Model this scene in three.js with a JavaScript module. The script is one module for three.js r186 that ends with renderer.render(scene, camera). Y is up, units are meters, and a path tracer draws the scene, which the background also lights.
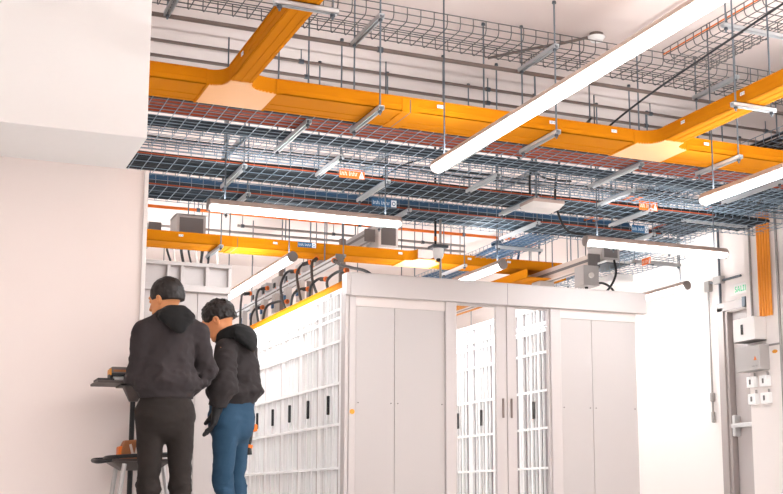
import * as THREE from 'three';
import { mergeGeometries } from 'three/addons/utils/BufferGeometryUtils.js';
import { RoundedBoxGeometry } from 'three/addons/geometries/RoundedBoxGeometry.js';
import { ImprovedNoise } from 'three/addons/math/ImprovedNoise.js';
import { RectAreaLightUniformsLib } from 'three/addons/lights/RectAreaLightUniformsLib.js';

// ---------------------------------------------------------------- camera, light, exposure
RectAreaLightUniformsLib.init();
const scene = new THREE.Scene();
const renderer = new THREE.WebGLRenderer({ antialias: true });
renderer.toneMapping = THREE.LinearToneMapping;
renderer.toneMappingExposure = 1.35;
renderer.shadowMap.enabled = true;
scene.background = new THREE.Color(0x202020);
const camera = new THREE.PerspectiveCamera(22.87, 783 / 494, 0.05, 60);
camera.position.set(0, 0.45, 0);
camera.rotation.order = 'YXZ';
camera.rotation.set(THREE.MathUtils.degToRad(9.345), THREE.MathUtils.degToRad(-26.535), THREE.MathUtils.degToRad(-0.70));
camera.setViewOffset(783, 494, -115.5, -46, 783, 494);           // the lens is shifted: the photograph is a crop
const TUBE_LIGHT = 38;                                            // radiance of each batten's lamp (RectAreaLight)
const TUBE_UP = 29;                                               // upward light added to the battens to brighten the ceiling
const TUBE_GLOW = 2.2;
const TUBE_SIDE = 22;                                             // the opal diffuser's light towards either side
                                             // what the eye sees of the diffuser
const LIGHT_COLOUR = new THREE.Color(0.965, 1.0, 1.02);

// ---------------------------------------------------------------- small helpers
let seed = 7;
const rnd = () => { seed = (seed * 1664525 + 1013904223) >>> 0; return seed / 4294967296; };
const rr = (a, b) => a + (b - a) * rnd();
const noise = new ImprovedNoise();
const V = (x, y, z) => new THREE.Vector3(x, y, z);
const used = {};
function numbered(n) { used[n] = (used[n] ?? -1) + 1; return used[n] ? n + '_' + String(used[n]).padStart(3, '0') : n; }
function thing(name, label, category, pos = [0, 0, 0], group) {
  const o = new THREE.Group(); o.name = numbered(name); scene.add(o); o.position.set(...pos); o.base = V(...pos);
  o.userData = { label, category }; if (group) o.userData.group = group; return o;
}
function prep(g) { if (Array.isArray(g)) { g = mergeGeometries(g.map((q) => { q = q.index ? q.toNonIndexed() : q; for (const k of Object.keys(q.attributes)) if (!['position', 'normal', 'uv'].includes(k)) q.deleteAttribute(k); return q; })); } return g; }
// a part, its geometry given in world metres
function part(name, geos, mat, parent, extra) {
  const g = prep(geos); const b = parent.base;
  if (b) g.translate(-b.x, -b.y, -b.z);
  const m = new THREE.Mesh(g, mat); m.name = name; m.castShadow = m.receiveShadow = true; m.base = b; parent.add(m);
  if (extra) Object.assign(m.userData, extra); return m;
}
function struct(name, geos, mat, parent) {
  const m = new THREE.Mesh(prep(geos), mat); m.name = name; m.castShadow = m.receiveShadow = true; m.userData.kind = 'structure'; (parent || scene).add(m); return m;
}
// a thing that is one mesh, built in world metres about its own middle
function solo(name, geos, mat, label, category, group, kind) {
  const g = prep(geos); g.computeBoundingBox(); const c = g.boundingBox.getCenter(V(0, 0, 0)); c.y = g.boundingBox.min.y;
  g.translate(-c.x, -c.y, -c.z);
  const m = new THREE.Mesh(g, mat); m.name = numbered(name); m.position.copy(c); m.castShadow = m.receiveShadow = true;
  m.userData = { label, category }; if (group) m.userData.group = group; if (kind) m.userData.kind = kind; scene.add(m); return m;
}
const bx = (x0, x1, y0, y1, z0, z1) => new THREE.BoxGeometry(Math.abs(x1 - x0), Math.abs(y1 - y0), Math.abs(z1 - z0)).translate((x0 + x1) / 2, (y0 + y1) / 2, (z0 + z1) / 2);
const AX = (axis, a, y, c) => axis === 'x' ? [a, y, c] : [c, y, a];
const abox = (axis, a0, a1, y0, y1, c0, c1) => axis === 'x' ? bx(a0, a1, y0, y1, c0, c1) : bx(c0, c1, y0, y1, a0, a1);
const rb = (x0, x1, y0, y1, z0, z1, r = 0.006, s = 2) => new RoundedBoxGeometry(Math.abs(x1 - x0), Math.abs(y1 - y0), Math.abs(z1 - z0), s, r).translate((x0 + x1) / 2, (y0 + y1) / 2, (z0 + z1) / 2);
const UP = V(0, 1, 0);
function cyl(a, b, r, n = 6, r2 = r, open = true) {
  a = Array.isArray(a) ? V(...a) : a; b = Array.isArray(b) ? V(...b) : b;
  const d = b.clone().sub(a), L = d.length();
  const g = new THREE.CylinderGeometry(r2, r, L, n, 1, open);
  g.applyQuaternion(new THREE.Quaternion().setFromUnitVectors(UP, d.normalize()));
  return g.translate((a.x + b.x) / 2, (a.y + b.y) / 2, (a.z + b.z) / 2);
}
const rod = (a, b, r, n = 10) => cyl(a, b, r, n, r, false);
function tube(pts, r, seg = 24, n = 7) { return new THREE.TubeGeometry(new THREE.CatmullRomCurve3(pts.map((p) => V(...p)), false, 'centripetal'), seg, r, n, false); }
function polyTube(pts, r, n = 5) { const o = []; for (let i = 0; i + 1 < pts.length; i++) o.push(cyl(pts[i], pts[i + 1], r, n)); return o; }

// ---------------------------------------------------------------- materials
function noiseTex(n, f, base, amp, streak = 1) {
  const d = new Uint8Array(n * n * 4);
  for (let y = 0; y < n; y++) for (let x = 0; x < n; x++) {
    const u = x / n * f, v = y / n * f * streak;
    const w = noise.noise(u, v, 3.1) * 0.6 + noise.noise(u * 4, v * 4, 7.7) * 0.3 + noise.noise(u * 11, v * 11, 1.3) * 0.2;
    for (let k = 0; k < 3; k++) d[(y * n + x) * 4 + k] = Math.max(0, Math.min(255, base[k] + w * amp));
    d[(y * n + x) * 4 + 3] = 255;
  }
  const t = new THREE.DataTexture(d, n, n); t.wrapS = t.wrapT = THREE.MirroredRepeatWrapping; t.magFilter = THREE.LinearFilter; t.needsUpdate = true; return t;
}
const srgb = (t) => { t.colorSpace = THREE.SRGBColorSpace; return t; };
const std = (color, roughness = 0.6, metalness = 0, extra = {}) => new THREE.MeshStandardMaterial({ color, roughness, metalness, ...extra });
const bumpFine = noiseTex(256, 24, [128, 128, 128], 90);
const M = {
  wall: std(0xece2dd, 0.85, 0, { map: null, bumpMap: bumpFine, bumpScale: 0.0006 }),
  wallLeft: std(0xf7ebe6, 0.8),
  ceiling: std(0xe2d3cd, 0.92, 0, { bumpMap: bumpFine, bumpScale: 0.001 }),
  floor: std(0xf2f0ee, 0.45, 0, { map: srgb(noiseTex(256, 12, [216, 214, 213], 18)) }),
  trim: std(0xf4efec, 0.6),
  podWhite: std(0xbab2af, 0.42),
  podFrame: std(0xc4bbb8, 0.4),
  rackWhite: std(0xfdfbfa, 0.45),
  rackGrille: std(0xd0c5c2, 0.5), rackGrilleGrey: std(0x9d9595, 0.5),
  black: std(0x17181b, 0.5),
  blackSoft: std(0x202327, 0.75),
  orange: new THREE.MeshPhysicalMaterial({ color: 0xc67a10, roughness: 0.8, specularIntensity: 0.08 }),
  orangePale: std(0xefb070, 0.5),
  duct: std(0xf0962a, 0.6),
  steel: std(0x8b9196, 0.42, 0.55),
  steelDark: std(0x565c63, 0.5, 0.45),
  rodSteel: std(0x717a82, 0.45, 0.4),
  strut: std(0xd2d4d6, 0.4, 0.3),
  wire: std(0x7f909e, 0.45, 0.25),
  wireDark: std(0x63605f, 0.5, 0.35),
  galv: std(0xa9a7a7, 0.45, 0.35),
  greyBox: std(0xb4aeab, 0.5, 0.1),
  greyDark: std(0x6d6866, 0.55, 0.1),
  whiteBox: std(0xe9e3df, 0.5),
  rust: std(0x9c4016, 0.55),
  orangeCable: std(0xdc6c18, 0.5),
  darkCable: std(0x131c24, 0.6),
  slateCable: std(0x24323d, 0.55),
  blueCable: std(0x2a567d, 0.5),
  cableBlack: std(0x1d2024, 0.5),
  conduit: std(0x98928e, 0.5, 0.2),
  conduitBrown: std(0x7b6c65, 0.5, 0.2),
  tubeBack: std(0xbfaaa0, 0.55, 0.1),
  tubeCap: std(0x8d837f, 0.55),
  glow: new THREE.MeshStandardMaterial({ color: 0xffffff, roughness: 0.4, emissive: LIGHT_COLOUR, emissiveIntensity: TUBE_GLOW }),
  door: std(0xb3a9a6, 0.55),
  doorFrame: std(0xa39894, 0.5, 0.1),
  glass: new THREE.MeshPhysicalMaterial({ color: 0xffffff, roughness: 0.02, transmission: 1, thickness: 0, ior: 1.35 }),
  skin: std(0xd9935f, 0.6), skin2: std(0xd58d5c, 0.6),
  hair: std(0x140c0a, 0.55), 
  hoodie: std(0x2e2729, 0.9, 0, { bumpMap: bumpFine, bumpScale: 0.0008 }),
  hoodie2: std(0x282223, 0.9),
  hoodBlack: std(0x0b0b0d, 0.9),
  trousers: std(0x1c130f, 0.85),
  jeans: std(0x1c3f58, 0.85),
  shoe: std(0x1b1b1d, 0.6),
  glove: std(0x151518, 0.7),
  toolOrange: std(0xf07a1a, 0.5), bag: std(0xa56a42, 0.8), bagLight: std(0xd9c9bd, 0.8), 
  alu: std(0xc9c7c6, 0.35, 0.4),
  cartGrey: std(0x5c5350, 0.5, 0.1),
  white: std(0xf7f5f3, 0.5),
  yellowTag: std(0xe79a2a, 0.5),
};
function printed(w, h, draw, rough = 0.5) {
  const c = document.createElement('canvas'); c.width = w; c.height = h; const x = c.getContext('2d'); draw(x, w, h);
  const t = new THREE.CanvasTexture(c); t.colorSpace = THREE.SRGBColorSpace; t.magFilter = THREE.LinearFilter; return std(0xffffff, rough, 0, { map: t });
}
// a thin printed plate; the print is on its front (towards +Z for 'x', towards -X for 'z')
function plate(name, w, h, facing, at, mat, parent, t = 0.004) {
  const g = new THREE.BoxGeometry(w, h, t); if (facing === 'z') g.rotateY(-Math.PI / 2); g.translate(...at); return part(name, [g], mat, parent);
}

// ---------------------------------------------------------------- the setting
const CEIL = 4.0, XR = 8.1, ZB = -18.5, XL = -5, ZF = 4;
struct('floor', [bx(XL - 0.2, XR + 0.4, -0.2, 0, ZB - 0.2, ZF + 0.2)], M.floor);
struct('ceiling', [bx(XL - 0.2, XR + 0.4, CEIL, CEIL + 0.25, ZB - 0.2, ZF + 0.2)], M.ceiling);
struct('wall_back', [bx(XL - 0.2, XR + 0.4, 0, CEIL, ZB - 0.2, ZB)], M.wall);
struct('wall_front', [bx(XL - 0.2, XR + 0.4, 0, CEIL, ZF, ZF + 0.2)], M.wall);
struct('wall_west', [bx(XL - 0.2, XL, 0, CEIL, ZB, ZF)], M.wall);
const D0 = -10.84, D1 = -9.94, DH = 2.45;                       // the door opening
struct('wall_right', [bx(XR, XR + 0.3, 0, CEIL, ZB, D0), bx(XR, XR + 0.3, DH, CEIL, D0, D1), bx(XR, XR + 0.3, 0, CEIL, D1, ZF), bx(7.85, XR, 0, CEIL, -10.14, -8.6)], M.wall);
struct('wall_left', [bx(XL, 1.385, 0, 2.62, -8.36, -8.2)], M.wallLeft);
struct('trim_2', [bx(XL, 1.26, 2.62, CEIL, -8.36, -7.42)], std(0xfbfaf9, 0.8));  // plain white soffit, invented to fill the upper left corner
struct('trim_1', [rb(1.385, 1.412, 0, 2.62, -8.37, -8.18, 0.004)], M.trim);
struct('baseboard_right', [bx(XR - 0.015, XR, 0, 0.1, ZB, D0 - 0.13), bx(7.835, 7.85, 0, 0.1, -10.14, -8.6)], M.greyBox);
{ // the door in the right wall
  const d = new THREE.Group(); d.name = 'door_1'; d.userData.kind = 'structure'; d.base = V(0, 0, 0); scene.add(d);
  part('door_leaf', [rb(XR + 0.05, XR + 0.1, 0.01, DH - 0.06, D0 + 0.06, D1 - 0.02, 0.004)], M.door, d);
  part('door_frame', [rb(XR - 0.04, XR + 0.14, 0, DH, D0 - 0.11, D0 + 0.005, 0.006), rb(XR - 0.02, XR + 0.14, 0, DH - 0.05, D0 + 0.005, D0 + 0.05, 0.005), rb(XR - 0.04, XR + 0.14, DH - 0.05, DH + 0.05, D0 - 0.11, D1, 0.006)], M.doorFrame, d);
  const bar = part('push_bar', [rb(XR - 0.035, XR + 0.0, 1.12, 1.17, D0 + 0.06, D1 - 0.1, 0.012)], M.alu, d);
  part('bar_bracket', [rb(XR - 0.04, XR + 0.05, 1.03, 1.26, D0 + 0.085, D0 + 0.13, 0.015)], M.alu, bar);
  part('door_closer', [rb(XR - 0.03, XR + 0.05, DH - 0.06, DH + 0.05, D0 + 0.05, D0 + 0.37, 0.008)], M.whiteBox, d);
  part('closer_arm', [rb(XR - 0.06, XR - 0.02, DH - 0.05, DH + 0.06, D0 + 0.37, D0 + 0.43, 0.006)], M.steelDark, d);
  part('door_plaque', [new THREE.CylinderGeometry(0.045, 0.045, 0.012, 20).rotateZ(Math.PI / 2).scale(1, 0.7, 1.3).translate(XR + 0.045, 2.27, D0 + 0.19)], M.greyDark, d);
}
{ // exit sign over the door
  const s = thing('exit_sign', 'white sign with green exit lettering above the grey door', 'sign', [XR - 0.02, 2.575, -10.48]);
  const mat = printed(512, 128, (x, w, h) => { x.fillStyle = '#f3efec'; x.fillRect(0, 0, w, h); x.fillStyle = '#2fd38f'; x.font = 'bold 112px sans-serif'; x.textBaseline = 'middle'; x.fillText('SALIDA', 14, 68, 484); });
  part('sign_body', [rb(XR - 0.018, XR, 2.55, 2.68, -10.72, -10.26, 0.004)], M.whiteBox, s);
  plate('lettering', 0.38, 0.1, 'z', [XR - 0.02, 2.615, -10.45], mat, s);
}

// ---------------------------------------------------------------- batten lights
function batten(axis, a0, a1, c, label, rods = true, group = 'tube battens hung in rows') {
  const y = 2.645, R = 0.046, L = a1 - a0, mid = (a0 + a1) / 2;
  const P = (a, dy, dc) => axis === 'x' ? [a, y + dy, c + dc] : [c + dc, y + dy, a];
  const t = thing('tube_light', label, 'light', P(mid, 0, 0), group);
  // housing: a shallow trough over the upper side; diffuser: the round lower side
  const q = Math.PI, c0 = 0.02, sh = new THREE.Shape(); sh.absarc(0, 0, R + 0.005, 0, q * 0.38, false); sh.lineTo(0.012, 0.036); sh.lineTo(-0.012, 0.036); sh.absarc(0, 0, R + 0.005, q * 0.62, q, false); sh.closePath();
  const hg = new THREE.ExtrudeGeometry(sh, { depth: L, bevelEnabled: false, curveSegments: 14 }).translate(0, 0, -L / 2); if (axis === 'x') hg.rotateY(Math.PI / 2); hg.translate(...P(mid, 0, 0));
  part('housing', [hg], M.tubeBack, t);
  const ds = new THREE.Shape(); ds.absarc(0, 0, R, q - c0, q * 2 + c0, false); ds.closePath();
  const dg = new THREE.ExtrudeGeometry(ds, { depth: L - 0.02, bevelEnabled: false, curveSegments: 18 }).translate(0, 0, -L / 2 + 0.01); if (axis === 'x') dg.rotateY(Math.PI / 2); dg.translate(...P(mid, 0, 0));
  part('diffuser', [dg], M.glow, t);
  for (const a of [a0, a1]) { const g = new THREE.CylinderGeometry(R + 0.003, R + 0.003, 0.02, 22); if (axis === 'x') g.rotateZ(Math.PI / 2); else g.rotateX(Math.PI / 2); part('end_cap', [g.translate(...P(a, 0, 0))], M.tubeCap, t); }
  if (rods) for (const a of [a0 + 0.12, a1 - 0.12]) part('suspension_rod', [rod(P(a, R, 0), P(a, CEIL - y, 0), 0.006, 8)], M.steelDark, t);
  part('added_uplight_strip', [abox(axis, a0 + 0.03, a1 - 0.03, y + 0.036, y + 0.039, c - 0.011, c + 0.011)], M.glow, t);  // unseen glow strip, added as the source of the upward light
  const u = new THREE.RectAreaLight(LIGHT_COLOUR, TUBE_UP, axis === 'x' ? L : 0.08, axis === 'x' ? 0.08 : L); u.position.set(...P(mid, R + 0.012, 0)); u.rotation.set(Math.PI / 2, 0, 0); scene.add(u);
  for (const sd of [-1, 1]) { const w = new THREE.RectAreaLight(LIGHT_COLOUR, TUBE_SIDE, L, 0.04), p = P(mid, -0.026, sd * 0.046); w.position.set(...p); w.lookAt(...P(mid, -0.026 + 0.45, sd * -0.95)); scene.add(w); }
  const l = new THREE.RectAreaLight(LIGHT_COLOUR, TUBE_LIGHT, axis === 'x' ? L : 0.08, axis === 'x' ? 0.08 : L);
  const p = P(mid, -R - 0.012, 0); l.position.set(...p); l.rotation.set(-Math.PI / 2, 0, 0); scene.add(l);
}
batten('x', 2.021, 3.568, -9.1, 'tube batten running crosswise below the dark cable trays, above the two men');
batten('x', 5.341, 6.844, -9.13, 'tube batten running crosswise over the right end of the white enclosure');
batten('z', -7.39, -3.2, 3.174, 'big foreground tube batten crossing in front of the long orange raceway');
batten('z', -7.44, -4.3, 5.407, 'tube batten cut off by the right edge of the photo, below the orange raceway');
batten('z', -13.4, -10.83, 3.19, 'tube batten running away over the aisle beside the left row of rack doors');
batten('z', -13.2, -10.42, 5.16, 'short-looking tube batten just above the middle of the white enclosure header');
batten('z', -13.0, -10.74, 7.53, 'tube batten with round grey end cap near the bright right wall');
// the same rows go on over the rest of the room, out of view; some at the far end added to brighten the back
for (const [x, z] of [[1.0, -4.2], [1.0, -0.6], [3.174, -2.9], [5.4, -3.6], [7.5, -7.3], [-1.2, -4.2], [-1.2, -0.6], [3.174, 0.2], [7.5, -3.4], [3.19, -17.2], [5.2, -17.2], [1.0, -13.2], [1.0, -16.4], [7.53, -16.4], [-1.2, -13.2]])
  batten('z', z, z + 2.6, x, 'white tube batten hanging outside the picture', true, 'tube battens outside the picture');

// ---------------------------------------------------------------- the white aisle enclosure (pod) and its racks
const ZP = -10.08;
{
  const t = thing('aisle_enclosure', 'white cold aisle enclosure with glazed sliding doors between two end panels', 'enclosure', [5.0, 0, ZP]);
  const hb = part('header_beam', [rb(3.49, 6.56, 2.186, 2.389, ZP - 0.05, ZP + 0.03, 0.008), bx(3.5, 6.55, 2.389, 2.394, ZP - 0.1, ZP + 0.02)], M.podFrame, t);
  part('header_return', [rb(3.452, 3.488, 2.19, 2.389, ZP - 0.1, ZP + 0.03, 0.006)], M.podFrame, hb);
  part('header_joint', [bx(5.022, 5.026, 2.19, 2.386, ZP + 0.0298, ZP + 0.0312)], M.greyDark, hb);
  part('post', [rb(3.49, 3.55, 0, 2.186, ZP - 0.06, ZP, 0.006)], M.podFrame, t);
  part('post', [rb(4.408, 4.512, 0, 2.186, ZP - 0.06, ZP, 0.006)], M.podFrame, t);
  part('post', [rb(5.49, 5.6, 0, 2.186, ZP - 0.06, ZP, 0.006)], M.podFrame, t);
  for (const [a, b] of [[3.552, 3.918], [3.922, 4.406], [5.602, 5.948], [5.952, 6.45]]) {
    const p = part('end_panel', [rb(a, b, 0.02, 2.184, ZP - 0.05, ZP - 0.022, 0.002)], M.podWhite, t);
    for (const y of [2.13, 1.25, 0.4]) for (const x of [a + 0.03, b - 0.03]) part('screw', [new THREE.CylinderGeometry(0.006, 0.006, 0.006, 8).rotateX(Math.PI / 2).translate(x, y, ZP - 0.02)], M.greyDark, p);
  }
  // aluminium channel above the panels
  for (const [a, b] of [[3.55, 4.41], [5.6, 6.45]]) part('upper_rail', [bx(a, b, 2.1, 2.186, ZP - 0.045, ZP - 0.012)], std(0xd4c9c4, 0.4), t);
  for (const [x0, x1, st, hx] of [[4.512, 5.03, 1, 4.99], [5.036, 5.49, -1, 5.075]]) {
    const s0 = st > 0 ? 4.922 : 5.036, s1 = st > 0 ? 5.03 : 5.133;
    const o0 = st > 0 ? 4.512 : 5.47, o1 = st > 0 ? 4.525 : 5.49;
    const d = part('sliding_door', [rb(s0, s1, 0.02, 2.184, ZP - 0.06, ZP - 0.02, 0.005), rb(o0, o1, 0.02, 2.184, ZP - 0.06, ZP - 0.02, 0.003), bx(x0, x1, 2.165, 2.184, ZP - 0.055, ZP - 0.025), bx(x0, x1, 0.02, 0.12, ZP - 0.055, ZP - 0.025)], M.podFrame, t);
    part('glass_pane', [bx(st > 0 ? o1 : s1, st > 0 ? s0 : o0, 0.12, 2.165, ZP - 0.043, ZP - 0.037)], M.glass, d);
    part('handle', [rb(hx - 0.009, hx + 0.009, 1.14, 1.32, ZP - 0.022, ZP - 0.008, 0.004)], M.conduitBrown, d);
  }
  const st = part('round_sticker', [new THREE.CylinderGeometry(0.022, 0.022, 0.006, 18).rotateX(Math.PI / 2).translate(3.52, 1.17, ZP + 0.003)], M.yellowTag, t);
  st.userData.label = 'small round orange yellow sticker';
}
const slatV = std(0xfefdfc, 0.45);
function rackRow(x0, x1, zStart, n, faceX, sheet, where, grp) {
  // one rack: body, and a door on the face towards -X made of bars and rails over a grey perforated sheet
  let proto = null;
  for (let i = 0; i < n; i++) {
    const z1 = zStart - i * 0.6, z0 = z1 - 0.596;
    const label = `white server rack in ${where}, ${['nearest the corner', 'second from the near end', 'third from the near end', 'fourth from the near end', 'fifth from the near end', 'sixth from the near end', 'seventh from the near end', 'eighth from the near end'][i]}`;
    if (proto) { const c = proto.clone(); c.name = numbered('server_rack'); c.position.z = zStart - i * 0.6 - 0.3; c.userData = { label, category: 'rack', group: grp }; scene.add(c); continue; }
    const t = thing('server_rack', label, 'rack', [(x0 + x1) / 2, 0, z1 - 0.3], grp); proto = t;
    part('cabinet', [bx(x0 + 0.06, x1, 0.02, 2.27, z0, z1)], M.rackWhite, t);
    const fx = faceX;
    const d = part('rack_door', [bx(fx + 0.004, fx + 0.03, 0.06, 2.27, z0 + 0.005, z0 + 0.045), bx(fx + 0.004, fx + 0.03, 0.06, 2.27, z1 - 0.045, z1 - 0.005), bx(fx + 0.004, fx + 0.03, 2.225, 2.27, z0 + 0.045, z1 - 0.045), bx(fx + 0.004, fx + 0.03, 0.06, 0.11, z0 + 0.045, z1 - 0.045)], M.rackWhite, t);
    part('perforated_sheet', [bx(fx + 0.034, fx + 0.04, 0.06, 2.27, z0 + 0.01, z1 - 0.01)], sheet, d);
    for (const [f, hw] of [[0.24, 0.007], [0.37, 0.02], [0.5, 0.007], [0.64, 0.02], [0.78, 0.007]]) part('upright_bar', [bx(fx + 0.003, fx + 0.022, 0.1, 2.23, z0 + f * 0.596 - hw, z0 + f * 0.596 + hw)], slatV, d);
    for (const y of [2.085, 2.01, 1.80, 1.43, 1.07, 0.69, 0.31]) part('cross_rail', [bx(fx - 0.001, fx + 0.02, y - 0.011, y + 0.011, z0 + 0.002, z1 - 0.002)], slatV, d);
    part('handle', [rb(fx - 0.022, fx, 1.165, 1.335, (z0 + z1) / 2 - 0.015, (z0 + z1) / 2 + 0.015, 0.006)], M.black, d);
    part('foot_plinth', [bx(x0 + 0.08, x1 - 0.02, 0, 0.03, z0 + 0.02, z1 - 0.02)], M.greyDark, t);
    const tag = part('number_tag', [bx(fx - 0.004, fx + 0.004, 2.228, 2.262, (z0 + z1) / 2 - 0.02, (z0 + z1) / 2 + 0.02)], M.greyBox, d);
  }
}
rackRow(3.45, 4.42, -10.2, 8, 3.452, M.rackGrille, 'the left row of the enclosure', 'racks in the left row');
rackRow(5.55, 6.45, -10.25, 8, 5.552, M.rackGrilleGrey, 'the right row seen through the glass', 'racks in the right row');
solo('corner_panel', [rb(3.455, 3.488, 0, 2.27, -10.195, -10.09, 0.004)], M.podFrame, 'narrow white filler panel between enclosure corner post and first rack', 'panel');

// neighbouring enclosure behind the men
{
  const t = thing('neighbouring_enclosure', 'white enclosure with ribbed header behind the two standing men', 'enclosure', [1.9, 0, ZP]);
  const h = part('header', [bx(0.9, 2.43, 2.17, 2.36, ZP - 0.06, ZP - 0.035)], M.podFrame, t);
  part('header_edge', [rb(0.9, 2.44, 2.345, 2.375, ZP - 0.07, ZP + 0.02, 0.004), rb(0.9, 2.44, 2.13, 2.185, ZP - 0.07, ZP + 0.02, 0.004)], M.podFrame, h);
  for (const x of [1.72, 1.925, 2.035, 2.24, 2.43]) part('header_rib', [rb(x - 0.014, x + 0.014, 2.185, 2.345, ZP - 0.04, ZP + 0.015, 0.003)], M.podFrame, h);
  for (const [a, b] of [[0.9, 1.3], [1.303, 1.86], [1.863, 2.17], [2.173, 2.43]]) part('end_panel', [rb(a, b, 0.02, 2.13, ZP - 0.06, ZP - 0.02, 0.003)], M.podWhite, t);
  part('side_panel', [bx(2.40, 2.43, 0.02, 2.17, -14, ZP - 0.06)], M.podWhite, t);
}

// ---------------------------------------------------------------- orange cable raceways
const tagPrint = printed(64, 32, (x, w, h) => { x.fillStyle = '#e9eef2'; x.fillRect(0, 0, w, h); x.fillStyle = '#8a96a2'; x.fillRect(8, 9, 34, 5); x.fillRect(8, 19, 24, 5); x.fillRect(48, 9, 9, 14); });
function raceway(axis, a0, a1, c0, c1, y, h, label, tags = [], joints = []) {
  const t = thing('cable_raceway', label, 'raceway', AX(axis, (a0 + a1) / 2, y, (c0 + c1) / 2), 'orange cable raceways');
  const w = c1 - c0;
  part('trough', [abox(axis, a0, a1, y + 0.004, y + 0.009, c0, c1)], M.orange, t);
  for (const [s, c] of [[0, c0], [1, c1]]) part('side_wall', [abox(axis, a0, a1, y + 0.004, y + h, s ? c - 0.005 : c, s ? c : c + 0.005), abox(axis, a0, a1, y + h - 0.008, y + h, s ? c - 0.014 : c - 0.008, s ? c + 0.008 : c + 0.014), abox(axis, a0, a1, y + h * 0.42, y + h * 0.5, s ? c - 0.002 : c - 0.003, s ? c + 0.003 : c + 0.002)], M.orange, t);
  const n = w > 0.2 ? [0.06, 0.34, 0.94] : [0.12, 0.5, 0.88];
  for (const f of n) { const c = c0 + f * w; part('bottom_rib', [abox(axis, a0, a1, y + 0.001, y + 0.006, c - w * 0.05, c + w * 0.05)], M.orange, t); }
  for (const j of joints) {
    const k = part('coupler', [abox(axis, j - 0.06, j + 0.06, y - 0.003, y + 0.004, c0 - 0.004, c1 + 0.004), abox(axis, j - 0.06, j + 0.06, y, y + h - 0.01, c0 - 0.005, c0 + 0.001), abox(axis, j - 0.06, j + 0.06, y, y + h - 0.01, c1 - 0.001, c1 + 0.005)], M.orange, t);
    part('coupler_groove', [abox(axis, j - 0.003, j + 0.003, y - 0.0035, y + h - 0.015, c0 - 0.0055, c1 + 0.0055)], M.steelDark, k);
  }
  for (const a of tags) plate('number_tag', 0.045, 0.022, axis, axis === 'x' ? [a, y + h * 0.66, c1 + 0.006] : [c0 - 0.006, y + h * 0.66, a], tagPrint, t, 0.003);
  return t;
}
// a tee fitting: flared bottom plate and curved side walls; branch towards +Z (s = 1) or -Z (s = -1)
function tee(x0, x1, z0, z1, bw0, bw1, y, h, s, reach, label, mat) {
  const t = thing('raceway_tee', label, 'raceway fitting', [(x0 + x1) / 2, y, (z0 + z1) / 2], 'raceway tee fittings');
  const zf = s > 0 ? z1 : z0, zb = s > 0 ? z0 : z1, ze = zf + s * reach, S = new THREE.Shape();
  S.moveTo(x0, -zb); S.lineTo(x1, -zb); S.lineTo(x1, -zf);
  S.quadraticCurveTo(bw1, -zf, bw1, -ze); S.lineTo(bw0, -ze); S.quadraticCurveTo(bw0, -zf, x0, -zf); S.closePath();
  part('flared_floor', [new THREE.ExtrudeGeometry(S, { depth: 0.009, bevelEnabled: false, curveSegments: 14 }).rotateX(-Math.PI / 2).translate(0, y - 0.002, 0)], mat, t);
  const arc = (xa, xb) => { const q = new THREE.QuadraticBezierCurve(new THREE.Vector2(xa, -zf), new THREE.Vector2(xb, -zf), new THREE.Vector2(xb, -ze)); const p = q.getPoints(12), W = new THREE.Shape();
    W.moveTo(p[0].x, p[0].y); for (const v of p.slice(1)) W.lineTo(v.x, v.y); const e = xa < xb ? 0.006 : -0.006; for (const v of p.slice().reverse()) W.lineTo(v.x + e, v.y - s * 0.006 * -1); W.closePath();
    return new THREE.ExtrudeGeometry(W, { depth: h, bevelEnabled: false }).rotateX(-Math.PI / 2).translate(0, y, 0); };
  part('curved_wall', [arc(x0, bw0)], M.orange, t); part('curved_wall', [arc(x1, bw1)], M.orange, t);
  part('back_wall', [bx(x0, x1, y, y + h, zb - 0.003, zb + 0.003)], M.orange, t);
  part('joint_strip', [bx(x0 - 0.004, x0 + 0.012, y - 0.004, y + h * 0.9, z0 - 0.004, z1 + 0.004)], M.orange, t); part('joint_strip', [bx(x1 - 0.012, x1 + 0.004, y - 0.004, y + h * 0.9, z0 - 0.004, z1 + 0.004)], M.orange, t);
  return t;
}
const RY = 3.022, RH = 0.104, R1a = -7.82, R1b = -7.45;
raceway('x', 1.265, 1.62, R1a, R1b, RY, RH, 'short orange raceway end left of the first tee fitting');
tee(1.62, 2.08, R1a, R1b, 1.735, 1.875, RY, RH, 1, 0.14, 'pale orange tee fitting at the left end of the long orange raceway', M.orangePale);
raceway('x', 2.08, 4.8, R1a, R1b, RY, RH, 'long wide orange raceway between the two pale tee fittings', [3.22, 4.1, 4.62], [3.0]);
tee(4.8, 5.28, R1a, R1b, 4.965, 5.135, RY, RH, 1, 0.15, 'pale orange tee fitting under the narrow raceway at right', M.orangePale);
raceway('x', 5.28, 7.98, R1a, R1b, RY, RH, 'wide orange raceway right of the second pale tee fitting', [5.45], [6.6]);
raceway('z', R1b + 0.14, -3.6, 1.735, 1.875, RY, RH, 'narrow orange raceway coming forward at the top left of the photo', [-7.0], []);
raceway('z', R1b + 0.15, -3.6, 4.965, 5.135, RY, RH, 'narrow orange raceway coming forward at the right edge of the photo', [-7.05, -6.35], []);
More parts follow.
